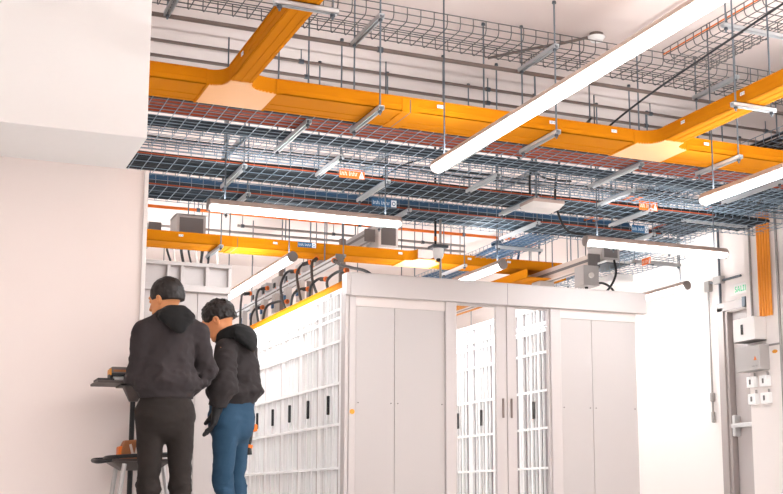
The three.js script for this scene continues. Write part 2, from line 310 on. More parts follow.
// the second, farther line over the enclosure
const R2a = -12.72, R2b = -12.36;
raceway('x', 1.1, 4.9, R2a, R2b, RY - 0.01, 0.112, 'orange raceway with a blue name plate, behind the crosswise tube batten', [2.47, 3.45, 4.86], [3.05]);
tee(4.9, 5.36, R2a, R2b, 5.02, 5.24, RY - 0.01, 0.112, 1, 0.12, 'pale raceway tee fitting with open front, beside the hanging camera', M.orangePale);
raceway('x', 5.36, 6.9, R2a, R2b, RY - 0.01, 0.112, 'orange raceway end over the enclosure roof, right of the hanging camera', [5.7, 6.2]);
part('end_cap', [rb(6.895, 6.905, RY - 0.008, RY + 0.1, R2a, R2b, 0.003)], M.orange, scene.children[scene.children.length - 1]);
raceway('z', -15.6, -12.8, 4.95, 5.2, RY - 0.2, 0.1, 'orange raceway running away just above the enclosure header, left of the hanging camera', []);
raceway('z', -15.2, -12.0, 6.25, 6.75, RY - 0.17, 0.1, 'broad yellow orange trough below the end of the farther raceway', []);
raceway('z', -15.0, -10.25, 3.56, 3.7, 2.285, 0.1, 'low orange duct lying along the tops of the left racks', []);
// the print on these plates is too small in the photograph to read: rows of letter-sized strokes
const strokes = (x, x0, y, hgt, n, step) => { for (let i = 0; i < n; i++) { if (i === 5) continue; const tall = (i * 7) % 3 === 0; x.fillRect(x0 + i * step, y - (tall ? hgt * 0.35 : 0), step * 0.3, hgt * (tall ? 1.35 : 1)); x.fillRect(x0 + i * step, y + ((i * 5) % 2 ? 0 : hgt * 0.8), step * 0.7, hgt * 0.22); } };
const namePlate = (bg) => printed(256, 64, (x, w, h) => { x.fillStyle = bg; x.fillRect(0, 0, w, h); x.fillStyle = '#e8eef2'; strokes(x, 12, 24, 22, 12, 14.5); x.fillRect(198, 3, 56, 58); x.strokeStyle = bg; x.lineWidth = 6; x.beginPath(); x.arc(226, 32, 15, 0, 7); x.stroke(); });
const blueMat = namePlate('#2c6089'), orangeMat = printed(256, 64, (x, w, h) => { x.fillStyle = '#ea6a1c'; x.fillRect(0, 0, w, h); x.fillStyle = '#f6ece6'; strokes(x, 12, 24, 22, 12, 14.5); x.beginPath(); x.moveTo(226, 4); x.lineTo(252, 60); x.lineTo(198, 60); x.closePath(); x.fill(); x.fillStyle = '#56637a'; x.fillRect(222, 22, 8, 22); });
function sign(x, y, z, w, h, mat, facing, label) { const s = thing('name_plate', label, 'sign', [x, y - h / 2, z], 'name plates on raceways and trays'); plate('printed_face', w, h, facing, [x, y, z], mat, s, 0.005); part('clip', [facing === 'x' ? bx(x - 0.012, x + 0.012, y - h / 2 + 0.002, y - h / 2 + 0.008, z - 0.09, z) : bx(x, x + 0.09, y - h / 2 + 0.002, y - h / 2 + 0.008, z - 0.012, z + 0.012)], M.steelDark, s); return s; }
sign(3.79, 3.09, R2b + 0.02, 0.2, 0.055, blueMat, 'x', 'blue name plate with white lettering on the farther orange raceway');
sign(3.24, 3.075, -9.33, 0.22, 0.075, orangeMat, 'x', 'orange name plate with a white triangle on the first dark cable tray');
sign(6.14, 3.08, -9.33, 0.2, 0.085, orangeMat, 'x', 'orange name plate hanging on the dark tray near the right tube batten');
sign(3.854, 3.08, -10.2, 0.24, 0.07, blueMat, 'x', 'blue name plate with white lettering on the second dark cable tray');
sign(6.606, 3.075, -10.2, 0.2, 0.075, blueMat, 'x', 'blue name plate above the right crosswise tube batten');
sign(6.772, 2.785, -10.36, 0.16, 0.07, orangeMat, 'z', 'orange name plate on the low wire tray above the header end');

// ---------------------------------------------------------------- wire basket trays
function basket(axis, a0, a1, c0, c1, y, h, label, { r = 0.0032, step = 0.1, longs = 7, mat = M.wire, round = 0.02, group = 'wire basket cable trays' } = {}) {
  const t = thing('wire_tray', label, 'cable tray', AX(axis, (a0 + a1) / 2, y, (c0 + c1) / 2), group);
  const U = [], Lw = [];
  for (let a = a0 + 0.01; a <= a1; a += step) {
    const p = [[y + h, c0], [y + round, c0], [y + round * 0.3, c0 + round * 0.3], [y, c0 + round], [y, c1 - round], [y + round * 0.3, c1 - round * 0.3], [y + round, c1], [y + h, c1]].map(([yy, c]) => AX(axis, a, yy, c));
    U.push(...polyTube(p, r, 5));
  }
  for (let i = 0; i < longs; i++) { const c = c0 + round + (c1 - c0 - 2 * round) * i / (longs - 1); Lw.push(cyl(AX(axis, a0, y + r * 1.6, c), AX(axis, a1, y + r * 1.6, c), r, 5)); }
  const Sw = []; for (const c of [c0 + r, c1 - r]) for (const f of h > 0.07 ? [0.5, 1] : [1]) Sw.push(cyl(AX(axis, a0, y + h * f, c), AX(axis, a1, y + h * f, c), r * 1.05, 5));
  part('cross_wires', U, mat, t); part('long_wires', Lw, mat, t); part('side_wires', Sw, mat, t);
  return t;
}
const TY = 3.056;
basket('x', 1.265, 7.9, -8.72, -7.88, TY, 0.09, 'wide wire basket tray with rust coloured cables, right behind the orange raceway', { longs: 12 });
basket('x', 1.42, 7.9, -9.96, -9.36, TY, 0.1, 'first wire tray packed with dark cables', { longs: 4 });
basket('x', 1.42, 7.0, -10.86, -10.28, TY, 0.1, 'second wire tray packed with slate cables, above the crosswise tube battens', { longs: 4 });
basket('x', 1.265, 8.0, -7.89, -7.44, 3.668, 0.1, 'high wire basket tray under the ceiling with rounded hoops, running crosswise', { longs: 6, mat: M.wireDark, r: 0.004, round: 0.035 });
basket('z', -7.4, -3.6, 5.04, 5.49, 3.668, 0.1, 'high wire basket tray coming forward at the top right corner', { longs: 6, mat: M.wireDark, r: 0.004, round: 0.035 });
basket('z', -10.6, -6.0, 6.82, 7.42, TY + 0.03, 0.1, 'wire tray with a dense cable load above the wall column at right', { longs: 9 });
basket('z', -13.5, -10.2, 6.78, 7.2, 2.82, 0.06, 'low empty wire tray beside the bright right wall', { longs: 6 });
basket('z', -15.5, -11.0, 5.75, 6.15, 3.1, 0.08, 'far wire tray with blue cables behind the farther raceway', { longs: 6 });
basket('z', -16, -11.0, 7.4, 7.85, 3.2, 0.08, 'far wire tray with loose grey cables along the right wall', { longs: 6 });
basket('x', 1.265, 7.9, -9.2, -8.80, TY, 0.05, 'pale open wire tray between the rust and the dark cable trays', { longs: 6 });
basket('x', 1.42, 7.9, -9.96, -9.42, 3.30, 0.07, 'upper pale wire basket tray above the first dark tray', { longs: 7 });
basket('z', -10.4, -6.0, 6.2, 6.7, 3.24, 0.09, 'upper wire tray with black cables left of the tray above the wall column', { longs: 7 });

// cables lying in the trays
function cableX(x0, x1, y, z, r, sag = 0.006, n = 18) { const p = []; for (let i = 0; i <= n; i++) { const x = x0 + (x1 - x0) * i / n; p.push([x, y + sag * noise.noise(x * 1.3, z * 9, r * 400), z + sag * 2 * noise.noise(x * 1.1, z * 7, 5.5)]); } return tube(p, r, n * 2, 6); }
function cableZ(z0, z1, y, x, r, sag = 0.006, n = 14) { const p = []; for (let i = 0; i <= n; i++) { const z = z0 + (z1 - z0) * i / n; p.push([x + sag * 2 * noise.noise(z * 1.1, x * 7, 5.5), y + sag * noise.noise(z * 1.3, x * 9, r * 400), z]); } return tube(p, r, n * 2, 6); }
['nearest the raceway', 'second from the raceway', 'third from the raceway', 'fourth from the raceway', 'farthest from the raceway'].forEach((w, i) =>
  solo('power_cable', [cableX(1.28, 7.6, TY + 0.026, -8.03 - i * 0.06, 0.018)], M.rust, 'rust orange cable in the wide wire tray, ' + w, 'cable', 'rust coloured cables in the wide wire tray'));
function bundle(make, n, mat, label, name = 'cable_bundle') { const g = []; for (let i = 0; i < n; i++) g.push(make(i)); return solo(name, g, mat, label, 'cables', null, 'stuff'); }
bundle((i) => cableX(1.28, 7.7, TY + 0.022 + 0.02 * (i % 2), -7.905 - 0.017 * i, 0.012), 5, M.slateCable, 'slate blue cables along the front edge of the rust cable tray');
bundle((i) => cableX(1.28, 7.7, TY + 0.02 + 0.02 * (i % 3), -8.52 - 0.013 * i, 0.012, 0.01), 7, M.slateCable, 'slate grey cables along the back of the rust cable tray');
bundle((i) => cableX(1.45, 7.6, TY + 0.02 + rr(0, 0.03), -9.40 - 0.0245 * i, rr(0.01, 0.014), 0.012), 22, M.darkCable, 'dark cables filling the first dark wire tray');
bundle((i) => cableX(1.45, 6.95, TY + 0.02 + rr(0, 0.03), -10.31 - 0.025 * i, rr(0.01, 0.014), 0.012), 21, M.slateCable, 'slate cables filling the second dark wire tray');
bundle((i) => cableX(1.45, 6.6, TY + 0.075 + 0.018 * (i % 3), -10.36 - 0.016 * i, 0.01, 0.006), 7, M.blueCable, 'blue cables on top of the load in the second dark tray');
bundle((i) => cableZ(-10.5, -6.1, TY + 0.05 + rr(0, 0.04), 6.86 + 0.024 * i, rr(0.008, 0.013), 0.025), 22, M.slateCable, 'tangled slate cables in the wire tray above the wall column');
bundle((i) => cableZ(-15.3, -11.1, 3.125 + 0.02 * (i % 2), 5.79 + 0.03 * i, 0.012, 0.015), 11, M.blueCable, 'blue cables in the far wire tray');
bundle((i) => cableZ(-15.8, -11.1, 3.225 + 0.02 * (i % 2), 7.44 + 0.04 * i, 0.01, 0.03), 9, M.slateCable, 'loose grey cables in the far tray along the right wall');
solo('data_cable', [cableX(1.45, 6.9, TY + 0.012, -9.353, 0.006, 0.003)], M.rust, 'thin rust orange cable along the front edge of the first dark tray', 'cable');
solo('data_cable', [cableX(1.45, 6.9, TY + 0.012, -10.273, 0.006, 0.003)], M.rust, 'thin rust orange cable along the front edge of the second dark tray', 'cable');
solo('data_cable', [cableZ(-10.4, -6.1, TY + 0.06, 6.815, 0.008, 0.004)], M.rust, 'thin rust orange cable along the tray above the wall column', 'cable');
solo('data_cable', [cableZ(-7.4, -3.7, 3.735, 5.05, 0.006, 0.003)], M.orangeCable, 'thin orange cable along the high tray at the top right corner', 'cable');
for (const [i, w] of ['left', 'right'].entries()) solo('data_cable', [tube([[5.9 + i * 0.1, 3.13, -9.2], [5.95 + i * 0.1, 3.14, -9.6], [6.05 + i * 0.1, 3.15, -10.2], [6.05 + i * 0.1, 3.17, -11]], 0.012, 20)], M.orangeCable, `orange cable crossing the dark trays near the orange name plate, ${w} of the two`, 'cable');
bundle((i) => tube([[6.5 + rr(-0.5, 0.8), 3.1 + rr(0, 0.06), -8.1 + rr(-0.2, 0)], [6.6 + rr(-0.2, 0.4), 3.09 + rr(0, 0.1), -8.7], [6.9 + rr(-0.1, 0.4), 3.1 + rr(0, 0.1), -9.2 + rr(-0.3, 0.3)]], rr(0.008, 0.013), 16), 16, M.cableBlack, 'black and brown cables crossing between trays behind the right tube batten');
bundle((i) => cableZ(-10.2, -6.1, 3.26 + rr(0, 0.04), 6.24 + 0.03 * i, rr(0.008, 0.013), 0.03), 14, M.cableBlack, 'black and brown cables in the upper wire tray at right');
bundle((i) => cableX(1.28, 7.7, TY + 0.016 + 0.014 * (i % 2), -8.9 - 0.05 * i, 0.006, 0.02), 4, M.cableBlack, 'few thin black cables in the pale open wire tray');
// black cables that hang free
solo('data_cable', [tube([[4.62, 3.13, -7.62], [4.63, 3.19, -7.3], [4.66, 3.25, -7.0], [4.68, 3.33, -6.2], [4.7, 3.42, -5.2]], 0.008, 40)], M.cableBlack, 'black cable rising freely from the orange raceway to the top right corner', 'cable');
solo('data_cable', [tube([[4.3, 3.36, -8.6], [4.55, 3.32, -8.7], [4.62, 3.2, -8.75], [4.62, 3.06, -8.8], [4.63, 2.93, -8.82]], 0.01, 30)], M.cableBlack, 'black cable dropping to the flat white access point', 'cable');
solo('data_cable', [tube([[4.75, 3.36, -8.0], [4.95, 3.33, -8.8], [5.02, 3.2, -9.05], [5.03, 2.95, -9.1], [5.15, 2.72, -9.12], [5.4, 2.70, -9.12]], 0.011, 40)], M.cableBlack, 'black cable dropping to the left end of the right crosswise batten', 'cable');
solo('data_cable', [tube([[4.4, 3.33, -8.8], [4.7, 3.22, -9.0], [5.0, 3.19, -9.2], [5.3, 3.22, -9.3]], 0.01, 26)], M.cableBlack, 'black cable sagging in front of the first dark tray', 'cable');
solo('data_cable', [tube([[3.55, 3.12, -9.6], [3.7, 3.2, -9.3], [3.85, 3.24, -9.1], [3.95, 3.34, -8.9]], 0.008, 26)], M.cableBlack, 'black cable climbing out of the first dark tray beside the big batten end', 'cable');

// ---------------------------------------------------------------- trapeze hangers: two threaded rods with one or two slotted struts
function hanger(axis, a, cF, cB, ys, where, { top = CEIL, low = 0, ends = 0.03, extraTop } = {}) {
  const t = thing('trapeze_hanger', where, 'hanger', AX(axis, a, ys[0] - 0.03, (cF + cB) / 2), 'trapeze hangers for trays and raceways');
  for (const c of [cF, cB]) part('threaded_rod', [rod(AX(axis, a, ys[0] - 0.06, c), AX(axis, a, top, c), 0.0065, 8)], M.rodSteel, t);
  for (const y of ys) {
    const c0 = Math.min(cF, cB) - ends, c1 = Math.max(cF, cB) + ends;
    const s = part('strut', [abox(axis, a - 0.02, a + 0.02, y - 0.004, y, c0, c1), abox(axis, a - 0.02, a - 0.0165, y - 0.03, y, c0, c1), abox(axis, a + 0.0165, a + 0.02, y - 0.03, y, c0, c1), abox(axis, a - 0.02, a - 0.01, y - 0.03, y - 0.027, c0, c1), abox(axis, a + 0.01, a + 0.02, y - 0.03, y - 0.027, c0, c1)], M.strut, t);
    const slots = []; for (let c = c0 + 0.04; c < c1 - 0.03; c += 0.05) slots.push(abox(axis, a - 0.006, a + 0.006, y - 0.0045, y - 0.0035, c, c + 0.026));
    part('strut_slots', slots, M.steelDark, s);
    for (const c of [cF, cB]) { part('nut', [cyl(AX(axis, a, y - 0.045, c), AX(axis, a, y - 0.03, c), 0.014, 6, 0.014, false)], M.steelDark, s); }
  }
  for (const c of [cF, cB]) part('ceiling_anchor', [cyl(AX(axis, a, top - 0.018, c), AX(axis, a, top, c), 0.017, 8, 0.014, false)], M.steelDark, t);
  return t;
}
hanger('x', 2.765, -7.405, -7.93, [RY - 0.002, 3.665], 'double trapeze hanger under the orange raceway, first right of the left tee');
hanger('x', 4.11, -7.405, -7.93, [RY - 0.002, 3.665], 'double trapeze hanger under the orange raceway, just right of the big tube batten');
hanger('x', 5.72, -7.405, -7.93, [RY - 0.002, 3.665], 'double trapeze hanger under the orange raceway, above the right tube batten end');
hanger('x', 7.1, -7.405, -7.93, [RY - 0.002, 3.665], 'double trapeze hanger of the orange raceway outside the right edge');
hanger('x', 1.45, -7.405, -7.93, [3.665], 'trapeze hanger of the high tray at the far left');
hanger('z', -5.95, 1.66, 1.95, [RY - 0.002], 'trapeze hanger under the narrow orange raceway at top left');
hanger('z', -6.35, 4.9, 5.2, [RY - 0.002], 'trapeze hanger under the narrow orange raceway at the right edge');
hanger('z', -6.55, 5.0, 5.65, [3.665], 'dark strut hanger under the high tray at top right, nearer the tee');
hanger('z', -5.75, 5.0, 5.65, [3.665], 'dark strut hanger under the high tray at top right, nearer the corner');
for (const [x, w] of [[2.45, 'left of the big tube batten'], [3.82, 'hidden by the big tube batten end'], [5.2, 'right of the second pale tee'], [6.6, 'near the right tube batten']]) hanger('x', x, -8.0, -8.77, [TY - 0.003], 'trapeze hanger under the rust cable tray, ' + w);
for (const [x, w] of [[2.34, 'above the left crosswise batten'], [3.55, 'beside the orange name plate'], [4.955, 'above the access point'], [6.155, 'near the blue name plate at right']]) hanger('x', x, -9.33, -10.01, [TY - 0.003, 3.297], 'trapeze hanger under the first dark tray, ' + w);
for (const [x, w] of [[2.6, 'above the left crosswise batten'], [4.1, 'at the end of the left crosswise batten'], [5.44, 'below the access point'], [6.77, 'above the right crosswise batten']]) hanger('x', x, -10.22, -10.99, [TY - 0.003], 'trapeze hanger under the second dark tray, ' + w);
for (const [x, w] of [[2.87, 'below the left crosswise batten'], [4.19, 'above the left racks'], [5.62, 'right of the hanging camera'], [6.75, 'at its right end']]) hanger('x', x, -12.32, -12.9, [RY - 0.012], 'trapeze hanger under the farther orange raceway, ' + w);
for (const [z, w] of [[-9.65, 'left of the wall column'], [-7.6, 'above the wall column']]) hanger('z', z, 6.77, 7.48, [TY + 0.027], 'trapeze hanger of the tray above the wall column, ' + w);
for (const [z, w] of [[-10.5, 'near'], [-12.6, 'far']]) hanger('z', z, 6.72, 7.26, [2.817], `trapeze hanger of the low empty tray, ${w} one`);
for (const [z, w] of [[-11.6, 'near'], [-14, 'far']]) hanger('z', z, 5.7, 6.2, [3.097], `trapeze hanger of the far tray with blue cables, ${w} one`);
for (const [z, w] of [[-11.6, 'near'], [-14, 'far']]) hanger('z', z, 7.35, 7.9, [3.197], `trapeze hanger of the far tray along the right wall, ${w} one`);
for (const [x, w] of [[2.95, 'left one'], [4.3, 'middle one'], [5.6, 'right one']]) hanger('x', x, -8.76, -9.32, [TY - 0.003], 'trapeze hanger of the pale open wire tray, ' + w);
for (const [z, w] of [[-9.9, 'far'], [-7.2, 'near']]) hanger('z', z, 6.14, 6.76, [3.237], `trapeze hanger of the upper wire tray with black cables, ${w} one`);

// ---------------------------------------------------------------- pipes under the ceiling
function pipe(a, b, r, mat, label, stubs = []) {
  const t = thing('conduit_pipe', label, 'pipe', [(a[0] + b[0]) / 2, Math.min(a[1], b[1]) - r, (a[2] + b[2]) / 2]);
  part('pipe', [rod(a, b, r, 10)], mat, t);
  for (const f of stubs) { const p = V(...a).lerp(V(...b), f); const m = part('pipe_clamp', [cyl([p.x - 0.02, p.y, p.z], [p.x + 0.02, p.y, p.z], r + 0.006, 10)], M.steelDark, t); if (p.y < CEIL - 0.05) part('clamp_rod', [rod([p.x, p.y + r, p.z], [p.x, CEIL, p.z], 0.005, 6)], M.rodSteel, m); }
  return t;
}
pipe([1.4, 3.9, -9.12], [8.05, 3.9, -9.12], 0.013, M.conduitBrown, 'thin brown grey conduit under the ceiling above the orange raceway, front one of a pair', [0.2, 0.45, 0.7, 0.9]);
pipe([1.4, 3.88, -9.4], [8.05, 3.88, -9.4], 0.014, M.conduitBrown, 'thin brown grey conduit under the ceiling above the orange raceway, rear one of a pair', [0.22, 0.47, 0.72]);
pipe([1.3, 3.645, -7.975], [8.0, 3.645, -7.975], 0.016, M.conduitBrown, 'thick grey conduit along the underside of the high wire tray', [0.25, 0.5, 0.75]);
pipe([1.5, 3.6, -13.35], [6.9, 3.6, -13.38], 0.018, M.orangeCable, 'bright orange pipe running crosswise behind the left crosswise batten', [0.25, 0.6, 0.85]);
pipe([7.0, 3.52, -13.2], [7.0, 3.5, -16.5], 0.018, M.orangeCable, 'bright orange pipe running away behind the far blue cables', [0.3, 0.8]);
pipe([1.5, 3.62, -14.4], [6.6, 3.62, -14.45], 0.016, M.conduit, 'grey conduit below the far ceiling, upper one of a pair', [0.3, 0.7]);
pipe([3.55, 3.7, -14.4], [6.6, 3.7, -14.45], 0.016, M.conduit, 'short grey conduit below the far ceiling with a free end', [0.02, 0.4, 0.8]);
{ const t = thing('smoke_detector', 'white round smoke detector under the ceiling beside a hanging rod', 'detector', [4.72, 3.93, -7.83]);
  part('base', [new THREE.CylinderGeometry(0.055, 0.055, 0.03, 24).translate(4.72, 3.985, -7.83)], M.conduitBrown, t); part('head', [new THREE.CylinderGeometry(0.07, 0.045, 0.035, 24).translate(4.72, 3.955, -7.83)], M.white, t); 
  part('conduit', [tube([[4.66, 3.97, -7.86], [4.5, 3.94, -7.98], [4.3, 3.93, -8.2], [4.1, 3.93, -8.5]], 0.012, 20)], M.conduitBrown, t); }
{ const t = thing('access_point', 'flat white access point with sloping underside hanging before the dark trays', 'access point', [4.84, 2.84, -8.84]);
  part('housing', [rb(4.7, 5.0, 2.875, 2.905, -8.98, -8.72, 0.01)], M.tubeBack, t); 
  const g = new THREE.CylinderGeometry(0.2, 0.15, 0.045, 4, 1).rotateY(Math.PI / 4).scale(1.05, 1, 0.9).translate(4.85, 2.853, -8.85); part('bevelled_cover', [g], M.whiteBox, t);
  part('mounting_rod', [rod([4.8, 2.9, -8.85], [4.8, CEIL + 0.03, -8.85], 0.008)], M.rodSteel, t); t.position.x -= 0.09; t.position.y -= 0.03; }
{ const t = thing('access_point', 'small white box under the low empty wire tray at right', 'access point', [7.0, 2.7, -11.3]);
  part('housing', [rb(6.85, 7.12, 2.72, 2.8, -11.45, -11.15, 0.015)], M.white, t); part('mount', [bx(6.95, 7.03, 2.8, 2.83, -11.33, -11.27)], M.steelDark, t); }
{ const t = thing('security_camera', 'white dome camera with dark lens hanging over the enclosure header', 'camera', [4.56, 2.66, -10.6]);
  part('dome', [new THREE.SphereGeometry(0.05, 24, 14, 0, Math.PI * 2, Math.PI / 2, Math.PI / 2).scale(1, 1.2, 1).translate(4.56, 2.73, -10.6), new THREE.CylinderGeometry(0.052, 0.05, 0.06, 24).translate(4.56, 2.755, -10.6)], M.white, t);
  part('lens', [new THREE.SphereGeometry(0.022, 16, 12).translate(4.555, 2.675, -10.585)], M.black, t);
  const b = part('mount_plate', [rb(4.48, 4.64, 2.785, 2.815, -10.68, -10.53, 0.006)], M.steelDark, t);
  part('pole', [rod([4.53, 2.81, -10.6], [4.53, CEIL, -10.6], 0.011)], M.black, t); part('pole', [rod([4.6, 2.45, -10.64], [4.6, CEIL, -10.64], 0.012)], M.conduit, t); part('pole_ring', [cyl([4.53, 2.86, -10.6], [4.53, 2.9, -10.6], 0.0135, 10)], M.orangeCable, b); }

// ---------------------------------------------------------------- busbar trunking over the racks, its boxes and cables
function busbar(x, y, w, h, z0, z1, label, mat = M.galv) {
  const t = thing('busbar_trunking', label, 'busbar', [x, y - h / 2, (z0 + z1) / 2], 'busbar trunkings over the racks');
  part('trunking', [rb(x - w / 2, x + w / 2, y - h / 2, y + h / 2, z0, z1, 0.006)], mat, t);
  part('slot', [bx(x - w / 2 - 0.002, x - w / 2 + 0.001, y - h * 0.12, y + h * 0.12, z0 + 0.02, z1 - 0.02), bx(x - w * 0.16, x + w * 0.16, y - h / 2 - 0.002, y - h / 2 + 0.001, z0 + 0.02, z1 - 0.02)], M.greyDark, t);
  part('end_plate', [rb(x - w / 2 - 0.008, x + w / 2 + 0.008, y - h / 2 - 0.008, y + h / 2 + 0.008, z1 - 0.01, z1 + 0.008, 0.003)], M.greyDark, t);
  for (let z = z1 - 0.5; z > z0; z -= 1.5) part('drop_rod', [rod([x, y + h / 2, z], [x, CEIL - 0.002, z], 0.007, 8)], M.rodSteel, t);
  return t;
}
busbar(3.99, 2.872, 0.07, 0.075, -16.2, -11.85, 'lower light grey busbar above the left racks, crossed by curved black cables', M.strut);
busbar(4.7, 3.38, 0.11, 0.13, -16.4, -12.9, 'upper grey busbar over the left racks, ending in a feed box');
busbar(2.35, 3.3, 0.12, 0.14, -17, -13.15, 'grey busbar behind the farther raceway at the far left');
busbar(6.62, 2.92, 0.13, 0.13, -15.2, -11.15, 'beige busbar over the right racks, right of the farther raceway end', std(0xcbb9ae, 0.5, 0.1));
function feedBox(x0, x1, y0, y1, z0, z1, label, mat = M.greyBox) { const t = thing('feed_box', label, 'box', [(x0 + x1) / 2, y0, (z0 + z1) / 2]); part('housing', [rb(x0, x1, y0, y1, z0, z1, 0.008)], mat, t); part('front_recess', [bx(x0 + 0.03, x1 - 0.03, y0 + 0.03, y1 - 0.03, z1 - 0.004, z1 + 0.002)], M.greyDark, t); part('lid_flange', [bx(x0 - 0.01, x1 + 0.01, y1, y1 + 0.006, z0, z1 + 0.02)], M.galv, t); part('hanger_rod', [rod([(x0 + x1) / 2, y1, (z0 + z1) / 2], [(x0 + x1) / 2, CEIL, (z0 + z1) / 2], 0.007, 8)], M.rodSteel, t); return t; }
feedBox(4.8, 5.04, 3.25, 3.53, -13.3, -12.88, 'grey feed box with dark front, at the right end of the left crosswise batten', M.whiteBox);
feedBox(2.52, 2.83, 3.1, 3.42, -13.2, -12.85, 'big grey feed box above the farther raceway at the left');
feedBox(6.75, 6.98, 2.95, 3.12, -11.5, -11.2, 'grey feed box under the left end of the right crosswise batten');
{ const t = thing('cover_slab', 'flat white slab with cable below the right grey feed box', 'panel', [6.85, 2.88, -11.2]); part('slab', [rb(6.66, 6.96, 2.875, 2.9, -11.45, -10.95, 0.005)], M.white, t); part('slab_edge', [bx(6.66, 6.96, 2.865, 2.876, -11.45, -10.96)], M.steelDark, t); part('bracket', [bx(6.8, 6.84, 2.9, 2.95, -11.36, -11.32)], M.steel, t); }
for (const [z, y, w] of [[-10.9, 2.75, 'nearest'], [-11.9, 2.74, 'farther']]) { const t = thing('tap_off_box', `beige tap off box hanging under the right busbar, ${w} of the two`, 'box', [6.56, y - 0.12, z - 0.3]); part('housing', [rb(6.47, 6.66, y - 0.11, y + 0.11, z - 0.42, z - 0.22, 0.006)], M.greyBox, t); part('knob', [new THREE.CylinderGeometry(0.03, 0.03, 0.02, 16).rotateX(Math.PI / 2).translate(6.56, y, z - 0.21)], M.whiteBox, t); part('cable_gland', [rod([6.56, y - 0.13, z - 0.32], [6.56, y - 0.1, z - 0.32], 0.02)], M.black, t); }
solo('power_cable', [tube([[6.6, 2.66, -11.2], [6.72, 2.68, -11.15], [6.82, 2.6, -11.1], [6.85, 2.4, -11.1], [6.85, 2.3, -11.1]], 0.013, 30)], M.cableBlack, 'black cable bending down beside the white slab over the right racks', 'cable');
solo('power_cable', [tube([[6.75, 2.9, -10.95], [6.74, 2.75, -10.9], [6.6, 2.55, -10.85], [6.35, 2.43, -10.8], [6.1, 2.4, -10.8]], 0.013, 30)], M.cableBlack, 'black cable sweeping left from the white slab down behind the header', 'cable');
solo('power_cable', [tube([[6.5, 2.64, -12.2], [6.44, 2.55, -12.1], [6.4, 2.35, -12.1], [6.4, 2.28, -12.1]], 0.013, 30)], M.cableBlack, 'short black cable below the beige tap off box', 'cable');
const ords = ['nearest the enclosure corner', 'second from the corner', 'third from the corner', 'fourth from the corner', 'fifth from the corner', 'sixth from the corner', 'seventh from the corner'];
for (let i = 0; i < 6; i++) {
  const z = -12.95 - i * 0.5;
  const t = thing('tap_off_box', `grey tap off box with orange trim on the left busbar, ${ords[i]}`, 'box', [4.05, 2.82, z], 'tap off boxes over the left racks');
  part('housing', [rb(4.035, 4.15, 2.92, 3.1, z - 0.13, z + 0.13, 0.008)], i % 2 ? M.greyBox : M.galv, t);
  part('switch', [rb(4.02, 4.035, 2.97, 3.03, z - 0.03, z + 0.05, 0.004)], M.black, t);
  part('orange_trim', [bx(4.026, 4.036, 2.935, 2.965, z + 0.06, z + 0.1)], M.orangeCable, t);
  part('lower_plate', [rb(3.92, 3.98, 2.6, 2.832, z - 0.2, z - 0.06, 0.005)], M.greyBox, t); part('socket', [rb(3.9, 3.925, 2.66, 2.74, z - 0.16, z - 0.1, 0.006)], M.blueCable, t); part('arm', [bx(3.95, 4.09, 2.836, 2.93, z - 0.125, z - 0.115)], M.strut, t);
}
[['upper', 'fourth from the corner', [[3.95, 2.981, -12.5], [3.85, 2.91, -12.33], [3.76, 2.67, -12.04], [3.66, 2.29, -11.4]]], ['upper', 'fifth from the corner', [[3.95, 2.98, -12.7], [3.88, 2.96, -12.76], [3.8, 2.87, -12.7], [3.73, 2.61, -12.41], [3.66, 2.29, -11.97]]],
  ['upper', 'third from the far end', [[3.95, 2.968, -13.22], [3.88, 2.977, -13.37], [3.8, 2.85, -13.32], [3.73, 2.63, -13.05], [3.66, 2.29, -12.49]]], ['upper', 'second from the far end', [[3.95, 2.962, -14.43], [3.88, 2.96, -14.53], [3.8, 2.835, -14.39], [3.73, 2.61, -14.1], [3.66, 2.29, -13.64]]],
  ['upper', 'farthest one', [[3.95, 3.02, -15.24], [3.85, 3.0, -15.21], [3.76, 2.88, -14.97], [3.66, 2.5, -14.6], [3.66, 2.29, -14.6]]],
  ['lower', 'nearest the corner post', [[3.82, 2.612, -11.12], [3.78, 2.62, -11.3], [3.74, 2.58, -11.43], [3.7, 2.52, -11.37], [3.66, 2.29, -11.09]]], ['lower', 'second from the corner', [[3.82, 2.624, -11.74], [3.77, 2.642, -11.87], [3.71, 2.58, -11.9], [3.66, 2.29, -11.82]]], ['lower', 'third from the corner', [[3.82, 2.615, -12.34], [3.77, 2.635, -12.49], [3.71, 2.584, -12.53], [3.66, 2.29, -12.49]]],
  ['lower', 'fourth from the corner', [[3.82, 2.6, -13.14], [3.77, 2.63, -13.41], [3.71, 2.59, -13.63], [3.66, 2.29, -13.6]]], ['lower', 'fifth from the corner', [[3.82, 2.68, -14.16], [3.77, 2.683, -14.28], [3.71, 2.6, -14.25], [3.66, 2.29, -14.08]]],
  ['lower', 'long one behind the header', [[3.82, 2.78, -11.52], [3.77, 2.67, -11.17], [3.75, 2.58, -10.81], [3.8, 2.45, -10.4], [3.9, 2.28, -10.3]]]].forEach(([from, w, p]) => {
  const c = thing('power_cable', `black cable from the ${from} busbar to the left racks, ${w}`, 'cable', [3.7, 2.3, p[0][2]], 'black power cables over the left racks');
  part('cable', [tube(p, 0.0145, 40, 8)], M.cableBlack, c);
  const a = V(...p[0]), d = V(...p[1]).sub(a).normalize(); part('plug', [rod(a.clone().addScaledVector(d, 0.1), a, 0.022)], M.black, c); part('plug_ring', [rod(a.clone().addScaledVector(d, 0.025), a, 0.028)], M.orangeCable, c);
});
